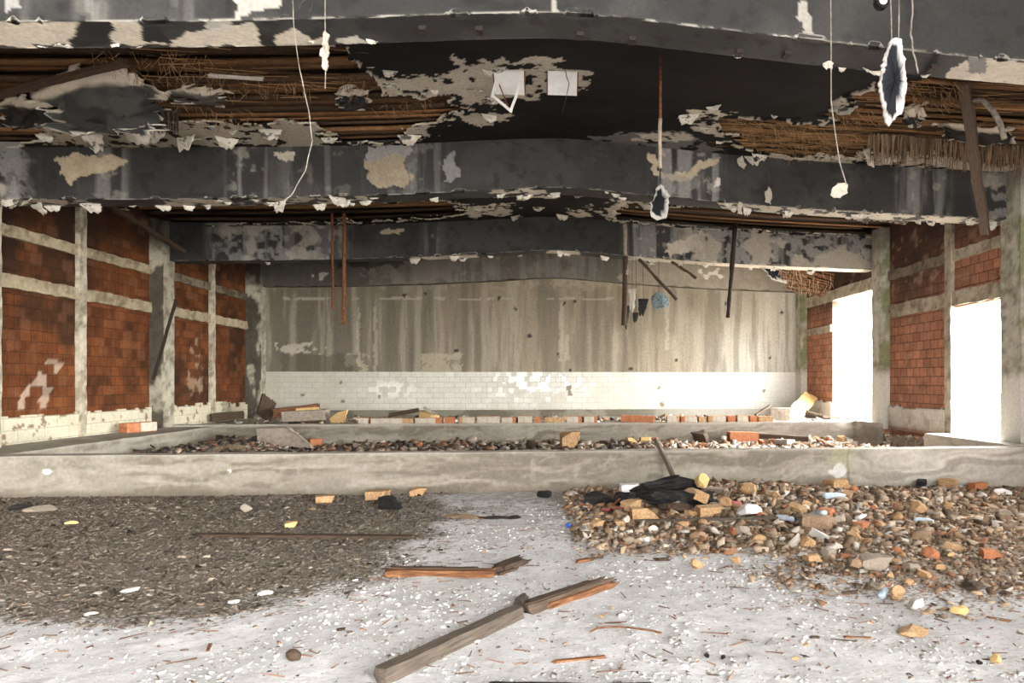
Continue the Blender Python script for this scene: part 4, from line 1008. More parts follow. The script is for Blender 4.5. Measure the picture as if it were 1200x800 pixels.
# pit
PITU = [
 ('brick_slab', 'flat', 3, 'brownstone', 272, 526, 62, .05, 'broad brick slab lying between the low walls, towards the dark brick wall', 'slab', .5),
 ('hollow_tile', 'brick', 3, 'greystone', 340, 525, 62, .0, 'long mortar-covered hollow tile between the low walls', 'tile', .9),
 ('brick_fragment', 'brick', 5, 'redbrick', 371, 522, 16, .5, 'orange broken end of brick touching the mortar-covered hollow tile', 'brick', 1.2),
 ('tile_shard', 'brick', 1, 'tanbrick', 668, 527, 22, .2, 'pointed ochre tile shard standing up behind the front low wall', 'tile', 2.2),
 ('brick_fragment', 'brick', 2, 'tanbrick', 681, 521, 10, .7, 'small ochre fragment beside the pointed tile shard', 'brick', 1.2),
 ('brick_fragment', 'brick', 0, 'tuff', 757, 520, 14, .2, 'yellow square fragment behind the front low wall near the leaning stake', 'brick', 1.6),
 ('brick_fragment', 'brick', 4, 'tanbrick', 733, 517, 13, .4, 'rounded ochre fragment between the pointed shard and the yellow square one', 'brick', 1.3),
 ('charred_lump', 'lump', 4, 'wood_d', 821, 521, 26, 0, 'dark rounded lump against the back low wall beside the orange hollow brick', 'lump', 1.3),
 ('brick_fragment', 'brick', 2, 'redbrick', 826, 524, 12, 0, 'pink brick fragment in front of the dark rounded lump', 'brick', 1.1),
 ('tile_shard', 'brick', 1, 'tanbrick', 986, 519, 10, .8, 'small pointed tan shard near the end stub of the back low wall', 'tile', 2.0),
 ('tuff_slab', 'flat', 1, 'tuff', 897, 527, 26, .1, 'yellowish flat slab behind the front low wall, below the fallen timbers', 'slab', .6),
]
for (nm, kd, va, mt, u, v, w, rz, lab, cat, zz) in PITU:
    p = on_pit(u, v); s = px(p, w); taken.append((p, s * .5))
    put(nm, kd, va, mt, p, s, rz, lab, cat, None, (0, 0), .15, s * zz)
for k, (u, v, p) in enumerate(spots(64, [(260, 521), (640, 517), (1000, 508), (1005, 524), (640, 527), (260, 528)], .10, 45, on_pit)):
    w = rr.choice([7, 8, 10, 12, 15])
    mt = rr.choice(['brownstone', 'brownstone', 'greystone', 'redbrick', 'wood_d']) if u < 720 else rr.choice(['tanbrick', 'redbrick', 'whitestone', 'greystone', 'tuff', 'brownstone'])
    put('rubble_lump', rr.choice(['brick', 'lump', 'flat']), rr.randrange(6), mt, p, px(p, w), rr.uniform(0, 6.3), 'rubble lump in the debris filling the gap between the two low walls', 'rubble', 'rubble lumps between the low walls', (rr.uniform(-.4, .4), rr.uniform(-.4, .4)), .25)

# hollow brick: body with holes, used for whole bricks
def hollow_brick(name, p, size, rz, mat, label, group=None, tilt=(0, 0), plaster=None):
    e = empty(name, tuple(p), (tilt[0], tilt[1], rz)); lx, ly, lz = size; t = .018
    out = []
    out.append(rbox((-lx / 2, -ly / 2, 0), (lx / 2, ly / 2, t), .04, .003, 3)); out.append(rbox((-lx / 2, -ly / 2, lz - t), (lx / 2, ly / 2, lz), .04, .003, 4))
    for yy_ in (-ly / 2, -t / 2, ly / 2 - t): out.append(rbox((-lx / 2, yy_, 0), (lx / 2, yy_ + t, lz), .04, .003, 5))
    out.append(rbox((-lx / 2, -ly / 2, lz / 2 - t / 2), (lx / 2, ly / 2, lz / 2 + t / 2), .04, .003, 6))
    V, F, _ = parts(*out); link('clay_body', quads_mesh('clay_body', V, F, M[mat]), e)
    if plaster:
        V, F = rbox((-lx / 2 + plaster[0] * lx, -ly / 2 - .014, .01), (-lx / 2 + plaster[1] * lx, -ly / 2 + .002, lz - .005), .03, .006, 9, 9)
        link('mortar_coat', quads_mesh('mortar_coat', V, F, M['mortar']), e)
    return tag(e, label, 'brick', group)
p = on_pit(870, 519); hollow_brick('hollow_brick', p, (px(p, 34), .3, px(p, 13)), .03, 'redbrick', 'whole orange hollow brick lying between the low walls beside the dark lump', None, (0, .03))
p = atZ(162, 506, .57); hollow_brick('hollow_brick', (p[0], p[1], .575), (.62, .22, .19), 1.15, 'redbrick', 'orange hollow brick on the ledge under the dark brick wall', None, (0, 0), (.45, 1.0))
# the single course of bricks on the far low wall
edges = [421, 434, 486, 519, 535, 558, 587, 606, 628, 646, 668, 700, 728]
row = [(421, 433), (435, 485), (487, 519), (521, 533), (538, 557), (559, 586), (588, 605), (607, 624), (626, 634), (638, 662), (664, 682), (684, 700), (781, 796), (797, 816), (818, 827), (829, 850), (852, 861), (863, 876), (878, 886), (888, 905)]
for k, (a, b) in enumerate(row):
    pa, pb = atY(a, 493, BCURB[0] + .12), atY(b, 493, BCURB[0] + .12)
    pl = rr.choice([(0, 1), (0, .75), None, (.25, 1), (0, 1)]) if b - a > 11 else None
    hollow_brick('hollow_brick', ((pa[0] + pb[0]) / 2, BCURB[0] + .15, BCURB[2] - .005), (pb[0] - pa[0] - .015, .2, .15 + rr.uniform(-.02, .02)), rr.uniform(-.03, .03), rr.choice(['redbrick', 'tanbrick']), 'clay brick in the broken course laid along the top of the far low wall', 'bricks along the far low wall', (0, 0), pl)
pa, pb = atY(730, 493, BCURB[0] + .1), atY(766, 494, BCURB[0] + .1)
hollow_brick('hollow_brick', ((pa[0] + pb[0]) / 2, BCURB[0] + .2, BCURB[2]), (.78, .25, .16), -.25, 'redbrick', 'loose orange hollow brick lying askew by itself on the far low wall', None, (0, .04))
p = atY(682, 493, BCURB[0] + .1)
o = bar('wooden_stub', (p[0], BCURB[0] + .12, BCURB[2] - .01), (p[0] + .02, BCURB[0] + .14, BCURB[2] + .16), .09, .06, 'wood_d', 5); tag(o, 'short dark wooden stub standing upright on the far low wall', 'stub')

# ---- planks on the floor
def plank(name, ua, va, ub, vb, w, h, mat, label, cat='plank', seed=1, jag=.08, roll=0, fn=on_floor, lift=0.0, bow=0):
    A, B = fn(ua, va), fn(ub, vb); A[2] += lift; B[2] += lift
    o = bar(name, A, B, w, h, mat, seed, roll, jag, bow); return tag(o, label, cat)
bm_e = empty('broken_beam', tuple(on_floor(446, 800)))
def child_bar(parent, name, A, B, w, h, mat, seed, jag, roll=0):
    o = bar(name, A, B, w, h, mat, seed, roll, jag); o.parent = parent; o.matrix_parent_inverse = Matrix.Translation(parent.location).inverted(); return o
bpy.context.view_layer.update()
A, B, C_ = on_floor(446, 801), on_floor(612, 722), on_floor(724, 683)
A2 = on_floor(486, 780)
child_bar(bm_e, 'beam_body', A - (B - A) * .02, B, .085, .085, 'wood', 11, .06)
child_bar(bm_e, 'broken_end', B - (C_ - B) * .08 + np.array([0, .015, .0]), C_, .075, .075, 'wood_b', 12, .30)
child_bar(bm_e, 'split_face', B + (C_ - B) * .15 + np.array([.012, -.045, .0]), C_ + np.array([.012, -.04, .0]), .035, .05, 'wood_o', 14, .30)
child_bar(bm_e, 'top_skin', B - (C_ - B) * .06 + np.array([-.005, .02, .066]), B + (C_ - B) * .8 + np.array([-.005, .02, .062]), .07, .016, 'wood_d', 13, .2)
tag(bm_e, 'long grey weathered beam with a split orange end, lying diagonally on the white floor', 'beam')
link_o = plank('splinter', 604, 712, 616, 702, .05, .05, 'wood', 'short grey splinter sticking up beside the middle of the big beam', 'splinter', 14, .1)
p2 = empty('broken_plank', tuple(on_floor(452, 672)))
bpy.context.view_layer.update()
A, B = on_floor(450, 674), on_floor(582, 675)
child_bar(p2, 'plank_body', A, B, .10, .055, 'wood_o', 15, .05)
child_bar(p2, 'sooty_edge', A + np.array([0, .03, .052]), B + np.array([-.1, .03, .052]), .06, .012, 'wood_d', 16, .1)
child_bar(p2, 'snapped_end', B + np.array([-.05, 0, .01]), on_floor(620, 660) + np.array([0, 0, .03]), .13, .05, 'wood_d', 17, .28)
child_bar(p2, 'splintered_strip', on_floor(574, 676), on_floor(611, 668) + np.array([0, 0, .02]), .05, .02, 'wood_d', 18, .2)
tag(p2, 'rusty orange plank with a snapped splintered end on the white floor, lying crosswise', 'plank')
plank('half_buried_board', 226, 628, 492, 631, .10, .03, 'wood_d', 'long dark board half buried in the dark gravel', 'board', 19, .2)
plank('lath', 396, 600, 372, 596, .03, .02, 'wood', 'short pale lath on the dark gravel below the tan brick fragment', 'lath', 20)
plank('lath', 738, 615, 962, 609, .06, .025, 'wood', 'thin grey lath lying across the rubble heap', 'lath', 21, .15, lift=.03)
plank('lath', 793, 629, 838, 627, .07, .03, 'wood_d', 'short dark lath in the rubble below the thin grey lath', 'lath', 22, .1)
plank('stick', 982, 697, 1011, 694, .03, .02, 'wood_d', 'dark stick pointing at the crumpled bottle', 'stick', 23)
plank('stick', 1168, 694, 1190, 698, .05, .02, 'wood_d', 'dark flat stick on the gravel above the bare white floor, past the bark chunk', 'stick', 24)
plank('stick', 945, 748, 966, 747, .02, .012, 'wood_d', 'thin grey-brown stick on the white floor next to the longer red-brown one', 'stick', 25)
plank('stick', 986, 747, 1026, 748, .018, .012, 'wood_o', 'longer red-brown stick on the white floor below the heap', 'stick', 26)
plank('stick', 1150, 722, 1190, 730, .03, .01, 'wood_o', 'light brown stick on the white floor past the yellow oval stone', 'stick', 27)
plank('stick', 646, 776, 716, 770, .025, .015, 'wood_o', 'pale brown stick in white crumbs beside the dark strip', 'stick', 28)
plank('stick', 671, 660, 696, 656, .05, .025, 'wood_o', 'broken brown twig of wood on the white floor between the two planks', 'stick', 29, .1)
plank('stick', 680, 657, 709, 653, .02, .012, 'wood_d', 'thin dark twig attached to crumbs between the planks and the gravel heap', 'stick', 30)
plank('stick', 392, 739, 409, 737, .03, .012, 'wood_d', 'small dark red sliver on the white floor short of the big beam', 'stick', 31)
plank('stick', 243, 768, 247, 752, .02, .01, 'wood_o', 'small upright reddish sliver on the white floor near the dark gravel', 'stick', 32)
plank('stick', 765, 657, 786, 656, .05, .02, 'wood_d', 'dark red flake of wood on the white floor before the tan stone', 'stick', 33)
t = tube('root', [on_floor(u, v) + np.array([0, 0, .012]) for u, v in ((692, 742), (700, 738), (716, 736), (735, 737), (752, 739), (766, 741), (775, 744))], .006, 'wood_o'); tag(t, 'thin curved reddish root or wire on the white floor', 'root')
A, B = on_floor(566, 812), on_floor(768, 812)
o = bar('rubber_mat', A, B, .16, .025, 'black', 33, 0, .04); tag(o, 'dark grey strip of roofing felt cut off by the lower picture edge', 'felt strip'); o.name = 'felt_strip'
# leaning stake and foam heap
b0, b1 = on_floor(794, 572), None
b1 = atY(766, 514, CURB[0] + .02)
o = bar('wooden_stake', (b0[0], b0[1], b0[2]), b1, .075, .05, 'wood', 35, .4, .04); tag(o, 'weathered wooden stake leaning on the front low wall above the charred foam', 'stake')
def slump(name, u0, v, u1, h, dep, seed, mat, label, cat, rough=.16, dz=0.0):
    a, b = on_floor(u0, v), on_floor(u1, v); Lw = np.linalg.norm(b - a)
    me = chunk_mesh(name, seed, mat, (Lw, dep, h * 1.3), 10, rough, 4)
    o = link(name, me); o.location = ((a[0] + b[0]) / 2, (a[1] + b[1]) / 2, min(a[2], b[2]) - .03 + dz); return tag(o, label, cat)
slump('charred_foam', 746, 580, 838, .21, .28, 61, 'black', 'black charred foam slab against the low wall at the foot of the stake', 'foam', .2)
slump('charred_foam', 752, 590, 835, .18, .3, 62, 'black', 'black burnt foam roll in front of the slab at the stake', 'foam', .2)
slump('charred_sack', 682, 592, 716, .15, .25, 63, 'black', 'black crumpled sack at the end of the heap beside the red cloth', 'sack', .12)
slump('charred_sack', 715, 589, 752, .13, .25, 64, 'black', 'black burnt scrap between the sack and the foam, behind the red cloth', 'scrap', .14)
slump('red_cloth', 707, 599, 740, .10, .2, 65, 'red', 'faded red cloth crumpled in the rubble before the black sack', 'cloth', .12)
slump('burnt_rag', 775, 600, 812, .13, .2, 66, 'wood_d', 'dark brown burnt rag in front of the charred foam', 'rag', .14)
put('cardboard_box', 'brick', 2, 'paper', on_floor(738, 582) + np.array([0, 0, .07]), px(on_floor(738, 580), 22), .1, 'pale lilac-grey carton flap on top of the heap beside the charred foam', 'carton', None, (0, 0), 0)
put('brick_fragment', 'brick', 1, 'tanbrick', on_floor(740, 598) + np.array([0, 0, .02]), px(on_floor(740, 598), 24), .8, 'broken tan brick with a white face beside the red cloth', 'brick')
put('brick_fragment', 'brick', 3, 'tanbrick', on_floor(820, 592) + np.array([0, 0, .05]), px(on_floor(820, 592), 26), 1.2, 'tilted tan brick at the end of the charred foam roll', 'brick', None, (.4, .2))
put('brick_fragment', 'lump', 0, 'tuff', on_floor(823, 580) + np.array([0, 0, .10]), px(on_floor(823, 580), 24), .4, 'bright orange-yellow brick lump lying on the charred foam', 'brick')
put('plaster_piece', 'flat', 1, 'whitestone', on_floor(795, 595) + np.array([0, 0, .05]), px(on_floor(795, 595), 20), .4, 'white plaster lump in front of the charred foam roll', 'plaster piece')
o = bar('board', on_floor(814, 577), on_floor(856, 579) + np.array([0, 0, .02]), .2, .03, 'greystone', 71, -.7, .1); tag(o, 'pale grey board scrap lying against the low wall past the charred foam', 'board')
for (u, v, w, lab) in ((858, 593, 20, 'red and white crushed can beside the large square brick fragment'),):
    p = on_floor(u, v); e = empty('crushed_can', tuple(p), (0, .2, .3))
    V, F = tube_arr([(-px(p, w) / 2, 0, .035), (-.05, 0.005, .04), (0, -.004, .032), (px(p, w) / 2, 0, .037)], [.034, .03, .034, .033], 10); V = V[:]; 
    me = bpy.data.meshes.new('can_body'); me.from_pydata([tuple(x) for x in V], [], [tuple(dict.fromkeys(f)) for f in F]); me.materials.append(M['red']); link('can_body', me, e)
    V, F = tube_arr([(px(p, w) / 2 - .004, 0, .037), (px(p, w) / 2 + .006, 0, .037)], .03, 10)
    me = bpy.data.meshes.new('can_lid'); me.from_pydata([tuple(x) for x in V], [], [tuple(dict.fromkeys(f)) for f in F]); me.materials.append(M['white']); link('can_lid', me, e); tag(e, lab, 'can')

# ---- plastic bottles
def bottle(u, v, wpx, ang, tilt, mat, capm, label, squash=.75):
    p = on_floor(u, v); L_ = wpx * depth(p) / FPX; R_ = L_ * .16
    prof = [(0, .05), (.0, .75), (.03, 1), (.15, .98), (.18, .9), (.22, 1), (.35, .98), (.42, .88), (.5, .86), (.56, .98), (.70, .95), (.80, .7), (.87, .42), (.90, .36), (.955, .36)]
    n = 14; V = []; F = []
    for i, (x, q) in enumerate(prof):
        for j in range(n):
            a = 2 * math.pi * j / n; d = 1 + .10 * math.sin(3 * a + x * 9) * (q > .8)
            V.append((x * L_ - L_ / 2, math.cos(a) * R_ * q * d, math.sin(a) * R_ * q * d * squash + R_ * squash))
    for i in range(len(prof) - 1):
        for j in range(n): F.append((i * n + j, i * n + (j + 1) % n, (i + 1) * n + (j + 1) % n, (i + 1) * n + j))
    e = empty('plastic_bottle', tuple(p + np.array([0, 0, .012])), (0, tilt, ang))
    me = bpy.data.meshes.new('bottle_body'); me.from_pydata(V, [], F); me.materials.append(M[mat])
    for f in me.polygons: f.use_smooth = True
    link('bottle_body', me, e)
    if capm:
        V, F = tube_arr([(L_ * .445, 0, R_ * squash), (L_ * .50, 0, R_ * squash)], R_ * .45, 12)
        me = bpy.data.meshes.new('bottle_cap'); me.from_pydata([tuple(x) for x in V], [], [tuple(dict.fromkeys(f)) for f in F]); me.materials.append(M[capm]); link('bottle_cap', me, e)
    return tag(e, label, 'bottle')
bottle(978, 585, 30, .12, 0, 'bottle', None, 'clear bluish bottle lying flat near the low wall below the rust-tan slab')
bottle(957, 607, 30, 1.9, .25, 'bottle', None, 'clear bluish bottle tipped steeply against the pinkish tile shard')
bottle(923, 612, 27, -.75, .08, 'bottle', 'blue', 'light blue bottle with a dark blue cap in the heap')
bottle(1010, 609, 21, .6, -.1, 'paper', None, 'opaque white bottle on the orange brick fragment')
bottle(1083, 613, 23, -.2, .05, 'bottle', None, 'pale blue bottle resting beside a stone on the thin end of the gravel')
bottle(1036, 698, 27, .9, -.15, 'bottle', 'red', 'crumpled clear bottle with a red cap next to the sand-coloured stone')
bottle(971, 646, 15, -.4, .0, 'bottle', None, 'small clear bottle scrap in the lower gravel above the ochre brick fragment')
p = on_floor(876, 606); put('paper_bag', 'flat', 2, 'paper', p + np.array([0, 0, .02]), px(p, 36), .1, 'crumpled whitish paper bag at the end of the thin grey lath', 'paper bag', None, (0, 0), 0, px(p, 36) * 1.3)
p = on_floor(666, 618); put('bottle_cap', 'lump', 0, 'blue', p, px(p, 8), .1, 'small bright blue bottle cap at the edge of the heap', 'cap')
p = on_floor(1175, 579); put('paper_sheet', 'flat', 4, 'paper', p, px(p, 26), .2, 'grey-white paper scrap at the low wall towards the picture edge', 'paper')
p = on_floor(1080, 572); put('charred_block', 'brick', 1, 'black', p + np.array([0, 0, .05]), px(p, 15), .9, 'small black scrap leaning at the low wall beside the pinkish brick', 'scrap')
slump('dark_rag', 568, 607, 612, .06, .3, 68, 'iron', 'flat dark grey rag on the floor in front of the low wall', 'rag', .22)
slump('grey_cloth', 515, 606, 570, .05, .35, 69, 'brownstone', 'flat greyish cloth beside the dark rag in front of the low wall', 'cloth', .22)
p = on_floor(22, 597); put('dark_rag', 'flat', 2, 'black', p, px(p, 26), .1, 'black rag on the dark gravel beside a pale slab below the dark brick wall', 'rag')
p = on_floor(50, 598); put('stone_slab', 'flat', 1, 'greystone', p, px(p, 34), .3, 'pale flat slab next to the black rag below the dark brick wall', 'slab')

# ---- debris on the raised floor at the back
def onl(u, v): return atZ(u, v, .535)
LZ = .535
def ledge_plank(name, a, b, w, h, mat, label, cat, za=LZ, zb_=LZ, seed=81, roll=0, Y=None):
    A = atY(a[0], a[1], Y[0]) if Y else atZ(a[0], a[1], za); B = atY(b[0], b[1], Y[1]) if Y else atZ(b[0], b[1], zb_)
    o = bar(name, A, B, w, h, mat, seed, roll, .08); return tag(o, label, cat)
ledge_plank('brown_board', (246, 494), (287, 490), .30, .20, 'wood_d', 'dark brown board wedge behind the far low wall near the dark brick wall', 'board', Y=(18.3, 18.6), seed=81)
ledge_plank('wooden_chute', (318, 489), (376, 482), .42, .22, 'wood_o', 'orange-brown trough-like board below the corner of the tiled wall', 'board', Y=(18.9, 19.4), seed=82)
ledge_plank('wooden_flap', (306, 490), (314, 465), .5, .05, 'wood_d', 'dark wedge-shaped board standing up at the end of the orange-brown trough', 'board', Y=(18.9, 19.3), seed=83, roll=1.2)
ledge_plank('yellow_batten', (346, 482), (376, 480), .1, .08, 'tuff', 'raw yellow broken batten on top of the orange-brown trough', 'batten', Y=(18.8, 18.9), seed=84)
ledge_plank('cement_slab', (332, 494), (386, 491), .6, .26, 'greystone', 'pale grey cement slab behind the far low wall beside the trough', 'slab', Y=(18.2, 18.3), seed=85)
p = onl(407, 494); put('brick_fragment', 'brick', 1, 'tuff', (p[0], 18.3, LZ), .52, -.2, 'yellow broken brick on the raised floor beside the grey cement slab', 'brick', None, (.1, -.25), 0, .62)
ledge_plank('dark_plank', (455, 489), (492, 482), .25, .10, 'wood_d', 'dark plank rising to the yellow block on the far low wall', 'plank', Y=(18.4, 18.6), seed=86)
p = atY(501, 490, 18.3); put('yellow_block', 'brick', 2, 'tuff', (p[0], 18.3, LZ), .42, -.3, 'yellow wood block with a grey cap at the end of the dark plank', 'block', None, (0, .3), 0, .62)
ledge_plank('grey_stick', (495, 478), (511, 487), .1, .06, 'greystone', 'grey stick lying over the yellow block', 'stick', Y=(18.2, 18.2), seed=87)
ledge_plank('dark_stick', (884, 488), (904, 475), .07, .05, 'wood_d', 'dark stick slanting up before the bright tiled wall', 'stick', Y=(18.0, 18.3), seed=88)
V, F = rbox((-.26, -.2, 0), (.26, .2, .34), .05, .01, 12); o = link('concrete_block', quads_mesh('concrete_block', V, F, M['greystone'])); p = atY(917, 494, 18.25); o.location = (p[0], 18.3, LZ); o.rotation_euler = (0, 0, -.5); tag(o, 'square grey concrete block on the raised floor below the bright tiled wall', 'block')
ledge_plank('yellow_plank', (928, 493), (951, 464), .42, .07, 'tuff', 'broad yellow plank leaning up beside the tall opening', 'plank', Y=(18.5, 19.6), seed=89, roll=.5)
ledge_plank('dark_strip', (944, 482), (975, 490), .08, .05, 'wood_d', 'dark strip lying before the broad yellow plank', 'strip', Y=(18.1, 18.0), seed=90)
ledge_plank('grey_strip', (962, 489), (1000, 492), .12, .05, 'wood', 'grey flat strip on the far low wall below the tall opening', 'strip', Y=(17.8, 17.7), seed=91)
# timbers between the low walls, towards the openings
for (a, b, w, h, mt, sd, lab) in (((860, 512), (905, 506), .10, .10, 'wood_d', 1, 'dark timber slanting behind the orange hollow brick'), ((885, 516), (948, 520), .16, .12, 'wood_d', 2, 'thick dark timber lying before the back low wall'), ((905, 522), (928, 523), .2, .10, 'whitestone', 3, 'white block end beside the thick dark timber'),
        ((930, 505), (945, 515), .07, .05, 'wood_o', 4, 'orange stake sticking out of the rubble by the thick timber'), ((958, 518), (976, 527), .10, .05, 'redbrick', 5, 'red strip lying in the pale rubble before the stub'), ((902, 503), (935, 509), .07, .05, 'tanbrick', 6, 'tan broken strip on top of the rubble between the low walls'), ((955, 512), (985, 510), .08, .06, 'redbrick', 7, 'flat orange shard in the pale rubble near the small pointed shard')):
    A, B = on_pit(*a), on_pit(*b); A[2] += .05; B[2] += .05
    o = bar('fallen_timber' if mt.startswith('wood') else 'debris_strip', A, B, w, h, mt, 100 + sd); tag(o, lab, 'timber' if mt.startswith('wood') else 'shard')

# ------------------------------------------------------------------ things that hang from the ceiling
def hang_rod(name, u, v0, v1, Y, w, mat, label, cat, u1=None, Y1=None, up=None):
    B = atY(u if u1 is None else u1, v1, Y1 or Y); A = atY(u, v0, Y)
    if up is not None:
        d = (A - B) / np.linalg.norm(A - B); A = A + d * max(0, (up(A[0]) - A[2])) / max(d[2], .2)
    return A, B
def rod(name, u, v0, v1, Y, w, mat, label, cat, u1=None, Y1=None, up=zc, seed=1):
    A, B = hang_rod(name, u, v0, v1, Y, w, mat, label, cat, u1, Y1, up)
    t = tube(name, wobble(A, B, 12, .004, seed), np.random.RandomState(seed).uniform(.75, 1.15, 12) * w, mat, n=8); tag(t, label, cat); return t
rod('rusty_rod', 389, 250, 362, 15.2, .03, 'rust', 'rusty rod hanging from the ceiling, the shorter of the close pair', 'rod', 390)
rod('rusty_rod', 403, 250, 380, 15.2, .045, 'rust', 'thicker rusty rod hanging from the ceiling, the longer of the close pair', 'rod', 403, seed=2)
rod('dark_rod', 862, 262, 372, 15.6, .055, 'iron', 'dark iron rod hanging alone in front of the far beam on the bright side', 'rod', 853, seed=3)
e = empty('charred_pole', tuple(atY(733, 265, 15.95)))
bpy.context.view_layer.update()
def child_tube(parent, name, pts, w, mat):
    t = tube(name, np.array(pts) - np.array(parent.location), w, mat, parent, 8); return t
child_tube(e, 'pale_sleeve', wobble(atY(732, 263, 16.08), atY(734, 322, 15.9), 8, .01, 4), .05, 'greystone')
child_tube(e, 'pole', wobble(atY(733, 300, 15.92), atY(731, 381, 15.9), 8, .006, 5), .06, 'wood_d')
tag(e, 'charred pole with a pale upper sleeve hanging from the far beam', 'pole')
rod('dark_stick_hanging', 755, 310, 351, 16.3, .04, 'wood_d', 'longer dark stick hanging aslant under the far beam', 'stick', 793, up=zb, seed=6).name = 'slanting_stick'
rod('slanting_stick', 795, 312, 326, 16.3, .035, 'wood_d', 'shorter dark stick hanging aslant under the far beam', 'stick', 816, up=zb, seed=7)
rod('pipe_hook', 385, 250, 300, 16.4, .02, 'iron', 'thin dark wire hanging beneath the far beam above the tiled corner', 'wire', 366, up=zb, seed=8).name = 'iron_wire'
# torn black scraps and a blue rag under the far beam
def flake_mesh(name, w, h, seed, curl, mix=.5, dark=None, taper=.4):
    r = np.random.RandomState(seed); nu_, nv_ = 12, 9
    U, Vv = np.meshgrid(np.linspace(-.5, .5, nu_), np.linspace(0, 1, nv_), indexing='ij')
    lo = r.uniform(.55, 1, nu_); lo[0] *= .8; lo[-1] *= .7
    k = np.convolve(np.pad(lo, 1, 'edge'), [.25, .5, .25], 'valid')[:, None]
    sh = 1 - taper * Vv ** 1.5 + (r.rand(1, nv_) - .5) * .18
    X = U * w * sh + (r.rand() - .5) * w * .3 * Vv; Z = -Vv * h * k
    Y = curl * h * (Vv ** 1.7) * (0.7 + .5 * fbm(U * 3 + seed, Vv * 2, seed, 3)) + (fbm(U * 4, Vv * 4 + seed, seed + 4, 4) - .5) * w * .16
    P = np.stack([X, Y, Z], -1)
    n = fbm(U * 3 + seed, Vv * 3, seed + 8, 4)
    col = np.ones(P.shape[:-1] + (4,)); col[..., :3] = PALE if dark is None else dark
    lay(col, sst(.45, .6, n), CREAM * 0.9, 1)
    lay(col, (n < mix - .12).astype(float), SOOT * 1.5, .9)
    me = quads_mesh(name, P, gridF(nu_, nv_), M['flake'], col, True)
    return me
def flake_obj(name, p, w, h, seed, rz, rx, curl, label, cat, group=None, mix=.5, thick=.012, taper=.4, dark=None, mesh=None):
    o = link(name, mesh or flake_mesh(name, w, h, seed, curl, mix, dark, taper)); o.location = tuple(p); o.rotation_euler = (rx, 0, rz)
    s_ = o.modifiers.new('thickness', 'SOLIDIFY'); s_.thickness = thick; s_.offset = 0
    return tag(o, label, cat, group)
DK = SOOT * .8
def scrap(name, u, v, wpx, hpx, Y, label, cat, mat=None, seed=1, rz=0., taper=.4, curl=.1, dark=None, mix=.4, thick=.012):
    p = atY(u, v, Y); k = depth(p) / FPX
    o = flake_obj(name, p, wpx * k, hpx * k * 1.25, seed, rz, 0, curl, label, cat, None, mix, thick, taper, dark)
    if mat: o.data.materials[0] = M[mat]
    return o
def hook_wire(u, v, Y, up, w=.004, mat='wire_d', seed=3, top=None):
    A, B = hang_rod('', u, v - 5, v, Y, w, '', '', '', None, None, up); return tube('hanging_wire', wobble(A, B, 8, .003, seed), w, mat)
for (u, v, w, h, lab, mt, sd) in ((734, 358, 8, 24, 'black torn scrap at the foot of the charred pole', 'black', 1), (745, 366, 7, 12, 'small black torn scrap hanging next to the charred pole', 'black', 2), (754, 350, 12, 20, 'larger black torn scrap hanging between the charred pole and the blue rag', 'black', 3), (741, 338, 11, 26, 'pale torn plaster strip hanging beside the charred pole', None, 4)):
    o = scrap('hanging_scrap', u, v, w, h, 15.95 if sd == 1 else 16.25, lab, 'scrap', mt, 70 + sd, taper=.5)
    if sd > 1:
        t = hook_wire(u, v + 1, 16.25, zb, .006, 'wire_d', sd); tag(t, 'thin wire above the ' + lab.split(' hanging')[0], 'wire')
p = atY(772, 353, 16.2); me = chunk_mesh('blue_rag', 91, 'bluerag', (px(p, 17), px(p, 12), px(p, 18)), 6, .2, 3); o = link('blue_rag', me); o.location = tuple(p - np.array([0, 0, px(p, 9)])); tag(o, 'tangled pale blue fibre ball hanging under the far beam', 'rag')
t = hook_wire(772, 347, 16.2, zb, .006, 'wire_d', 9); tag(t, 'thin wire that carries the pale blue fibre ball', 'wire')

# hanging timber and its curved strip by the second beam
A = ceil_at(1127, 96); B = atY(1154, 277, 10.7)
o = bar('hanging_timber', A + np.array([0, 0, -.01]), B, .13, .07, 'wood_b', 120, .3, .08); tag(o, 'long brown timber hanging down from the ceiling across the second beam', 'timber')
pts = [ceil_at(1136, 112) + np.array([0, 0, -.05])] + [atY(u, v, 7.95) for u, v in ((1152, 118), (1164, 130), (1172, 145), (1177, 163))]
t = tube('curved_strip', pts, .035, 'wire', n=6); tag(t, 'curved pale plaster-coated strip hanging beside the long brown timber', 'strip')
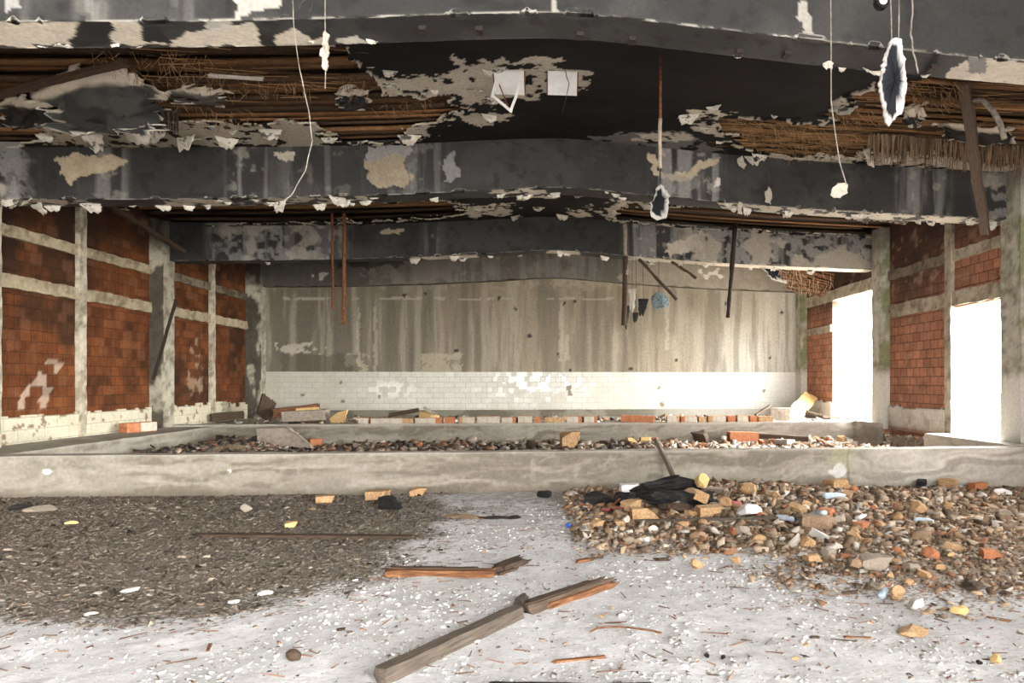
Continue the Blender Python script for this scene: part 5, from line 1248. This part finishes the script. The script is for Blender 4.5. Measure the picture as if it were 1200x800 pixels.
# grey plaster slab on wires before the front beam
e = empty('hanging_slab', tuple(atY(1047, 45, 5.45))); bpy.context.view_layer.update()
pg = [(1043, 47), (1055, 45), (1060, 70), (1063, 100), (1058, 130), (1042, 147), (1038, 143), (1030, 100), (1034, 75)]
def slab_from(parent, name, pts, Y, th, mat, inner=None, paint=True, seed=1):
    small = th < .021
    c = np.array(parent.location); n = len(pts)
    dens = []
    for i in range(n):
        a, b = np.array(pts[i], float), np.array(pts[(i + 1) % n], float); m = max(1, int(np.linalg.norm(b - a) / 3))
        for k in range(m): dens.append(a + (b - a) * k / m)
    dens = np.array(dens); r_ = np.random.RandomState(seed); dens += r_.randn(*dens.shape) * .9
    ctr = dens.mean(0); rings = []
    for s in (1.0, .90, .80, .42, .0):
        wob = 1 + (fbm(dens[:, 0] * .15, dens[:, 1] * .15, seed + 3, 3) - .5)[:, None] * (.5 if 0 < s < .95 and not small else 0)
        rings.append(ctr + (dens - ctr) * np.minimum(s * wob, .98 if s < 1 else 1))
    Vv, Cc = [], []
    m = len(dens)
    for si, rg in enumerate(rings):
        for q in rg:
            p = atY(q[0], q[1], Y) - c; p[1] -= (th / 2 if si > 0 else 0) + r_.randn() * .004; Vv.append(p)
            Cc.append(np.array([.46, .42, .36]) * r_.uniform(.85, 1.1) if small else np.array([.60, .59, .58]) if si < 2 or (si == 2 and q[0] > ctr[0] + 2) else np.array([.017, .019, .024]) * (.5 + 1.0 * float(fbm(np.array([q[0] * .12]), np.array([q[1] * .06]), seed, 3)[0])))
    back = [atY(q[0], q[1], Y) - c + np.array([0, th / 2, 0]) for q in dens]; nb = len(Vv); Vv += back; Cc += [np.array([.35, .33, .3])] * m
    ci = len(Vv); Vv.append(atY(ctr[0], ctr[1], Y) - c + np.array([0, th / 2, 0])); Cc.append(np.array([.35, .33, .3]))
    F = []
    for si in range(4):
        for i in range(m): F.append((si * m + i, si * m + (i + 1) % m, (si + 1) * m + (i + 1) % m, (si + 1) * m + i))
    for i in range(m): F.append((nb + i, nb + (i + 1) % m, (i + 1) % m, i)); F.append((nb + (i + 1) % m, nb + i, ci, ci))
    me = bpy.data.meshes.new(name); me.from_pydata([tuple(x) for x in Vv], [], [tuple(dict.fromkeys(f)) for f in F])
    a = me.color_attributes.new('Col', 'FLOAT_COLOR', 'POINT'); a.data.foreach_set('color', np.concatenate([np.array(Cc), np.ones((len(Cc), 1))], 1).astype(np.float32).ravel())
    me.materials.append(M[mat]); return link(name, me, parent)
slab_from(e, 'plaster_slab', pg, 5.45, .035, 'flake')
for u, ut in ((1045, 1043), (1053, 1053)):
    A = atY(u, 48, 5.45); B = np.array([atY(ut, 0, 5.45)[0], 5.45, 0]); B[2] = zc(B[0]) 
    child_tube(e, 'wire', wobble(A, B, 6, .004, ut), .005, 'wire')
tag(e, 'dark grey plaster slab with white edges hanging on wires before the front beam', 'plaster slab')
def wire(name, pts, Y, w, mat, label, up=True, seed=1):
    P3 = [atY(u, v, Y) for u, v in pts]
    if up: P3 = [np.array([P3[0][0], Y, float(zc(P3[0][0]))])] + P3
    out = []
    for a, b in zip(P3[:-1], P3[1:]): out += list(wobble(a, b, 6, .003, seed))[:-1]
    out.append(P3[-1]); t = tube(name, np.array(out), w, mat, n=5); tag(t, label, 'wire'); return t
wire('hanging_wire', [(1069, 0), (1067, 40), (1070, 62), (1076, 86)], 5.4, .007, 'wire', 'rough pale wire hanging beside the grey slab before the front beam', seed=2)
e = empty('wire_with_flake', tuple(atY(974, 0, 5.5))); bpy.context.view_layer.update()
P3 = [np.array([atY(973, 0, 5.5)[0], 5.5, float(zc(atY(973, 0, 5.5)[0]))])] + [atY(u, v, 5.5) for u, v in ((974, 60), (974, 118), (978, 150), (984, 190), (992, 216))]
child_tube(e, 'wire', P3, .005, 'wire')
slab_from(e, 'plaster_flake', [(976, 219), (986, 214), (993, 216), (994, 225), (986, 231), (976, 233), (974, 228)], 5.5, .01, 'flake', seed=4)
slab_from(e, 'plaster_flake', [(964, 74), (970, 70), (977, 74), (976, 80), (968, 80)], 5.5, .01, 'flake', seed=5)
tag(e, 'long thin wire with a plaster flake at its lower end, crossing the first two beams', 'wire')
wire('hanging_wire', [(343, 0), (345, 40), (352, 85), (362, 130), (366, 165), (358, 200), (342, 228), (321, 247)], 5.5, .004, 'wire', 'long thin wire curving down across the second beam on the dark brick side', seed=5)
e = empty('wire_with_plaster', tuple(atY(381, 0, 5.5))); bpy.context.view_layer.update()
P3 = [np.array([atY(381, 0, 5.5)[0], 5.5, float(zc(atY(381, 0, 5.5)[0]))])] + [atY(u, v, 5.5) for u, v in ((381, 30), (382, 70), (381, 104))]
child_tube(e, 'wire', P3, .004, 'wire'); slab_from(e, 'plaster_strip', [(379, 36), (385, 36), (385, 62), (383, 83), (378, 82), (377, 58)], 5.5, .02, 'flake', seed=8)
tag(e, 'thin wire with a narrow white plaster strip before the front beam', 'wire')
wire('hanging_wire', [(357, 0), (349, 12), (338, 18), (328, 20)], 5.62, .008, 'wire_d', 'dark curled cable end in front of the front beam', seed=6)
wire('hanging_wire', [(366, 0), (364, 10), (359, 21)], 5.62, .008, 'wire_d', 'short dark cable stub beside the curled cable end', seed=7)
e = empty('conduit', tuple(ceil_at(774, 66))); bpy.context.view_layer.update()
T = np.array(e.location)
kk = lambda v: np.array([T[0], T[1], HC + (PV - v) * depth(T) / FPX])
child_tube(e, 'rusty_pipe', [T + np.array([0, 0, .03]), kk(100), kk(142)], .016, 'rust'); child_tube(e, 'plaster_sleeve', wobble(kk(139), kk(197), 7, .004, 3), .022, 'greystone'); child_tube(e, 'wire_tail', [kk(195), kk(214)], .006, 'wire_d')
tag(e, 'rusty conduit with a pale plaster sleeve hanging from the sooty ceiling', 'conduit')
# grey slab and small flakes in front of the second beam
e = empty('hanging_slab', tuple(atY(773, 218, 10.75))); bpy.context.view_layer.update()
slab_from(e, 'plaster_slab', [(771, 217), (778, 219), (785, 229), (783, 240), (781, 256), (770, 258), (762, 250), (763, 238)], 10.75, .03, 'flake', seed=11)
A = atY(773, 219, 10.75); child_tube(e, 'wire', [A, np.array([A[0], 10.75, float(zc(A[0]))])], .006, 'wire_d')
tag(e, 'grey plaster slab hanging on a wire before the second beam, below the conduit', 'plaster slab')
for nm, (pts, u, v0, Y, lab) in enumerate((([(864, 186), (869, 183), (874, 193), (871, 199), (866, 194)], 868, 186, 10.8, 'small cream flake on a wire before the upper part of the second beam'),
                                   ([(896, 226), (901, 219), (905, 228), (903, 239), (897, 239)], 901, 222, 10.8, 'narrow cream flake on a wire before the lower part of the second beam'), ([(865, 236), (870, 236), (870, 251), (865, 251)], 868, 238, 10.8, 'small pale strip on a wire below the second beam'))):
    e = empty('flake_on_wire', tuple(atY(u, v0, Y))); bpy.context.view_layer.update()
    slab_from(e, 'plaster_flake', pts, Y, .01, 'flake', seed=21 + nm); A = atY(u, v0 + 2, Y); child_tube(e, 'wire', [A, np.array([A[0], Y, float(zc(A[0]))])], .004, 'wire_d'); tag(e, lab, 'plaster flake')
# broken ceiling lights
def lamp(u, v, frame, label):
    T = ceil_at(u, v); e = empty('ceiling_light', tuple(T)); bpy.context.view_layer.update()
    tilt_ = (math.radians(-38), 0, 0); dz_ = (0, 0, -.07)
    V, F = rbox((-.185, -.17, -.045), (.185, .15, .02), .06, .002, 3); link('housing', quads_mesh('housing', V, F, M['white']), e, None, dz_, tilt_)
    V, F = rbox((-.175, -.165, -.060), (.175, -.03, -.044), .06, .001, 3); link('diffuser', quads_mesh('diffuser', V, F, M['white']), e, None, dz_, tilt_)
    V, F = rbox((-.20, -.26, -.035), (-.185, .26, .0), .06, .002, 3); V2, F2 = rbox((.185, -.26, -.035), (.20, .26, .0), .06, .002, 3); V, F, _ = parts((V, F), (V2, F2)); V[:, 1] *= .62; link('rusty_rim', quads_mesh('rusty_rim', V, F, M['rust']), e, None, dz_, tilt_)
    if frame:
        c = np.array(e.location); fr = empty('hanging_frame'); fr.parent = e
        Yf = float(T[1]) - .22
        cs = [atY(612, 97, Yf), atY(599, 132, Yf), atY(577, 114, Yf), atY(582, 93, Yf)]
        for a, b, w in ((0, 1, .028), (1, 2, .028), (2, 3, .028)):
            o = bar('frame_bar', cs[a] - c, cs[b] - c, .035, w, 'white', 60 + a, 0, .0); o.parent = fr
        o = bar('frame_lining', atY(585, 100, Yf + .03) - c, atY(596, 128, Yf + .03) - c, .05, .012, 'rust', 64, 0, .0); o.parent = fr
        fr.matrix_parent_inverse = Matrix.Identity(4)
    else:
        P3 = [atY(u_, v_, float(T[1]) - .2) - np.array(e.location) for u_, v_ in ((662, 78), (664, 90), (667, 98), (664, 112), (659, 132))]
        tube('wire', P3, .005, 'wire_d', e)
    return tag(e, label, 'ceiling light')
lamp(597, 89, True, 'broken white ceiling light with its frame dangling open, in the sooty ceiling')
lamp(659, 90, False, 'broken white ceiling light with a loose wire, in the sooty ceiling')
for k, (u, v) in enumerate(((496, 33), (562, 34), (680, 40), (741, 45), (866, 60), (922, 62), (1092, 78))):
    d = ray(u, v); z = 4.6
    for _ in range(6): p = O + d * ((z - HC) / d[2]); z = float(zb(p[0]))
    V, F = rbox((-.03, -.05, -.035), (.03, .05, .012), .03, .003, k); o = link('clip', quads_mesh('clip', V, F, M['iron'])); o.name = 'conduit_clip'; o.location = tuple(p)
    tag(o, 'small dark conduit clip on the underside of the front beam', 'clip', 'conduit clips under the front beam')
p = atY(1033, 3, B1[0] - .03); e = empty('round_lamp', tuple(p)); V, F = tube_arr([(0, .05, 0), (0, -.03, 0)], .06, 16)
me = bpy.data.meshes.new('lamp_body'); me.from_pydata([tuple(x) for x in V], [], [tuple(dict.fromkeys(f)) for f in F]); me.materials.append(M['black']); link('lamp_body', me, e)
V, F = tube_arr([(0, -.03, 0), (0, -.036, 0)], .035, 14); me = bpy.data.meshes.new('lamp_glass'); me.from_pydata([tuple(x) for x in V], [], [tuple(dict.fromkeys(f)) for f in F]); me.materials.append(M['white']); link('lamp_glass', me, e); tag(e, 'small round black lamp with a white centre on the front beam', 'lamp')

# the big hanging flap of ceiling plaster
e = empty('ceiling_flap', tuple(ceil_at(110, 80))); bpy.context.view_layer.update()
def flap(parent, quad, seed, c0=np.array([.034, .034, .033]), nseg=(46, 26), sag=.12, border=.13):
    T = np.array(parent.location); (a, b, c_, d) = [np.array(q, float) for q in quad]
    U, W = np.meshgrid(np.linspace(0, 1, nseg[0]), np.linspace(0, 1, nseg[1]), indexing='ij')
    m_ = ceil_at(100, 78) if seed == 140 else (a + b) / 2
    top_ = a * ((1 - U) ** 2)[..., None] + (m_ * 2 - (a + b) / 2) * (2 * U * (1 - U))[..., None] + b * (U ** 2)[..., None]
    P = top_ * (1 - W[..., None]) + (d * (1 - U[..., None]) + c_ * U[..., None]) * W[..., None]
    e_ = np.minimum(np.minimum(U, 1 - U) * 1.6, np.minimum(W, 1 - W)); n = fbm(U * 4, W * 3, seed, 5); n2 = fbm(U * 12, W * 9, seed + 5, 4)
    P[..., 2] -= sag * 4 * U * (1 - U) * W + (n - .5) * .12; n3 = fbm(U * 7 + 3, W * 6, seed + 9, 4) - .5; P[..., 0] += (n2 - .5) * .16 * sst(.2, 0, e_) + n3 * .55 * sst(.35, 0, e_); P[..., 2] += (n2 - .5) * .08 * (e_ < .1) + n3 * .12; P[..., 1] += n3 * .5 * sst(.4, 0, e_) * (W > .3)
    col = np.ones(P.shape[:-1] + (4,)); col[..., :3] = c0; lay(col, sst(.45, .62, n), c0 * 1.8)
    lay(col, sst(border + .04, border - .02, e_ + (n - .5) * .35) * (W < .55), CREAM * 1.05, 1); lay(col, (e_ + (n2 - .5) * .06 < .03).astype(float), PALE, 1); lay(col, sst(.3, .2, W + (n - .5) * .3), CREAM * .95, 1)
    keep = ~((e_ + (n2 - .5) * .16) < .0)
    keep = keep[:-1, :-1] & keep[1:, 1:]
    o = link('plaster_sheet', quads_mesh('plaster_sheet', P - T, gridF(nseg[0], nseg[1], keep), M['flake'], col, True), parent); s_ = o.modifiers.new('t', 'SOLIDIFY'); s_.thickness = .02; return o
flap(e, [ceil_at(32, 108), ceil_at(178, 95) , atY(188, 131, 9.1), atY(92, 158, 9.0)], 140)
flap(e, [atY(150, 152, 9.05), atY(160, 128, 9.1), atY(186, 128, 9.12), atY(160, 152, 9.06)], 145, border=.3).name = 'loose_edge'
tag(e, 'large sagging dark plaster flap with cream edges torn from the ceiling', 'ceiling plaster')
for (q, sd, bd, lab) in (([(2, 108), (66, 116), (70, 136), (6, 142)], 171, .02, 'black torn ceiling panel beside the large sagging flap, above the brick wall'), ([(205, 100), (268, 102), (262, 114), (214, 113)], 173, .03, 'grey torn ceiling panel among the battens below the white lath'),
        ([(1100, 140), (1190, 150), (1188, 162), (1104, 157)], 175, .02, 'black torn ceiling panel above the reed fringe beside the long brown timber'), ([(1062, 124), (1078, 122), (1080, 138), (1060, 139)], 177, .35, 'cream torn plaster piece hanging behind the grey slab'), ([(398, 100), (428, 104), (430, 118), (404, 116)], 179, .12, 'small pale torn plaster piece at the edge of the battens by the sooty ceiling')):
    e = empty('torn_plaster', tuple(ceil_at(*q[0]))); bpy.context.view_layer.update()
    cs = [ceil_at(*q[0]), ceil_at(*q[1]), ceil_at(*q[2]) - np.array([0, 0, .05]), ceil_at(*q[3]) - np.array([0, 0, .05])]
    flap(e, [c - np.array([0, 0, .015]) for c in cs], sd, np.array([.016, .015, .014]) if sd != 173 else np.array([.06, .057, .05]), (26, 16), .05, bd if bd > .2 or bd < .2 else .1)
    tag(e, lab, 'ceiling plaster')
# battens that have come loose across the opening
A = ceil_at(-10, 104); B = ceil_at(150, 58)
o = bar('loose_batten', A - np.array([0, 0, .12]), B - np.array([0, 0, .16]), .09, .05, 'wood_d', 150); tag(o, 'dark loose batten slanting across the torn ceiling above the sagging flap', 'batten')
A = ceil_at(242, 86); B = ceil_at(310, 90); o = bar('loose_batten', A - np.array([0, 0, .04]), B - np.array([0, 0, .04]), .04, .03, 'whitestone', 151); tag(o, 'short whitish lath stuck among the reeds of the torn ceiling', 'batten')
# sagging lath panel in the far bay, on the bright side
e = empty('sagging_lath_panel', tuple(atY(925, 312, 19.2))); bpy.context.view_layer.update(); T = np.array(e.location)
la, lb = atY(905, 303, 18.6), atY(922, 337, 19.6); ra, rb = atY(978, 322, 18.2), atY(972, 349, 19.0)
lst = []
for i in range(10):
    s = i / 9; A = la + (lb - la) * s; B = ra + (rb - ra) * s
    lst.append(tube_arr(wobble(A, B, 8, .012, i) - T, .028, 4))
V, F, _ = parts(*lst); me = bpy.data.meshes.new('lath_slats'); me.from_pydata([tuple(x) for x in V], [], [tuple(dict.fromkeys(f)) for f in F.tolist()]); me.materials.append(M['wood_o']); link('lath_slats', me, e)
r = np.random.RandomState(4); N = 160; s = r.rand(N, 1); k = r.rand(N, 1); base = (la + (ra - la) * k) * (1 - s) + (lb + (rb - lb) * k) * s - T
sticks('reed_straw', base, base + np.stack([r.normal(0, .05, N), r.normal(0, .05, N), -r.uniform(.05, .28, N)], 1), .009, np.array([.5, .36, .24]) * r.uniform(.5, 1.5, (N, 1)), e, 'stuff')
slab_from(e, 'plaster_crust', [(890, 310), (905, 304), (920, 318), (922, 332), (910, 330), (900, 322)], 19.3, .04, 'flake', seed=31)
up_ = atY(915, 307, 18.9); child_tube(e, 'hanger', [up_, np.array([up_[0], up_[1], float(zc(up_[0]))])], .02, 'rust')
tag(e, 'sagging panel of orange laths and reeds hanging in the far bay above the tall opening', 'lath panel')

# peeling flakes along the beams and torn ceiling edges
rr = random.Random(77)
protos = {}
def peel(n, urange, where, sizes, label, group, seed, mixr=(.3, .5)):
    r_ = random.Random(seed)
    for k in range(n):
        u = r_.uniform(*urange)
        p = where(u, r_); w = r_.uniform(*sizes) ; h = w * r_.uniform(.35, .8)
        var = r_.randrange(9); key = (var,)
        if key not in protos: protos[key] = flake_mesh('plaster_flake', 1, .6, 300 + var, r_.uniform(-.5, .5), r_.uniform(*mixr))
        o = link('plaster_flake', protos[key]); o.location = tuple(p); o.scale = (w, w, h / .6); o.rotation_euler = (r_.uniform(-.9, .5), r_.uniform(-.12, .12), r_.uniform(-.6, .6))
        m = o.modifiers.new('thickness', 'SOLIDIFY'); m.thickness = .03; m.offset = 0
        tag(o, label, 'plaster flake', group)
def under(bm, f0=0.0, f1=1.0):
    def f(u, r_):
        Y = bm[0] + (bm[1] - bm[0]) * r_.uniform(f0, f1); p = atY(u, 230, Y); p[2] = float(zb(p[0])) + .012; return p
    return f
peel(26, (0, 450), under(B2, .1, 1), (.08, .32), 'cream sooty plaster flake peeling under the second beam, brick-wall half', 'flakes under the second beam, dark side', 1)
peel(24, (700, 1190), under(B2, .0, 1), (.08, .30), 'cream plaster flake peeling under the second beam, half towards the openings', 'flakes under the second beam, bright side', 2)
peel(7, (450, 700), under(B2, .5, 1), (.07, .2), 'plaster flake peeling from the crown of the second beam', 'flakes under the crown of the second beam', 3)
peel(7, (40, 440), under(B1, .85, 1.0), (.06, .18), 'plaster flake at the inner edge of the front beam, brick-wall half', 'flakes at the front beam, dark side', 4)
peel(9, (800, 1190), under(B1, .9, 1.0), (.07, .2), 'plaster flake at the inner edge of the front beam, half towards the openings', 'flakes at the front beam, bright side', 5)
peel(22, (300, 1030), under(B3, .2, 1.0), (.08, .3), 'pale plaster flake peeling from the underside of the far beam', 'flakes under the far beam', 6)
def at_ceil(vr):
    def f(u, r_):
        H, xs, ys = H1
        for _ in range(60):
            p = ceil_at(u, r_.uniform(*vr)); i = int((p[0] - XL) / .022); j = int((p[1] - ys[0]) / .026)
            if 1 < i < H.shape[0] - 2 and 1 < j < H.shape[1] - 2 and not H[i - 1:i + 2, j - 1:j + 2].any(): break
            u += r_.uniform(-12, 12)
        p[2] -= .005; return p
    return f
peel(16, (0, 480), at_ceil((138, 162)), (.12, .40), 'cream plaster flake at the torn ceiling edge above the brick-wall half', 'flakes at the torn ceiling edge, dark side', 7)
peel(20, (780, 1100), at_ceil((120, 184)), (.10, .34), 'cream plaster flake at the torn ceiling edge, half towards the openings', 'flakes at the torn ceiling edge, bright side', 8)
peel(10, (440, 590), at_ceil((78, 150)), (.08, .26), 'cream plaster flake curling off the sooty ceiling beside the broken lights', 'flakes on the sooty ceiling', 9)
def mid_bay(u, r_):
    H, xs, ys = H2
    for _ in range(80):
        p = atY(u, 240, r_.uniform(13.4, 15.9)); i = int((p[0] - XL) / .03); j = int((p[1] - ys[0]) / .04)
        if 1 < i < H.shape[0] - 2 and 1 < j < H.shape[1] - 2 and not H[i - 1:i + 2, j - 1:j + 2].any(): break
        u += r_.uniform(-15, 15)
    return np.array([p[0], p[1], float(zc(p[0])) - .005])
peel(14, (360, 1060), mid_bay, (.12, .4), 'plaster flake hanging from the torn ceiling between the second and the far beam', 'flakes in the middle bay', 10)
# charred timbers above and against the dark brick wall
o = bar('charred_brace', atY(128, 243, 13.9), atY(216, 298, 15.65), .10, .08, 'wood_d', 160); tag(o, 'charred diagonal brace running from the dark brick wall to the far beam', 'brace')
o = bar('leaning_rod', atY(206, 350, 15.70), atY(178, 446, 15.70), .05, .05, 'iron', 161); tag(o, 'dark rod slanting across the column of the dark brick wall', 'rod')
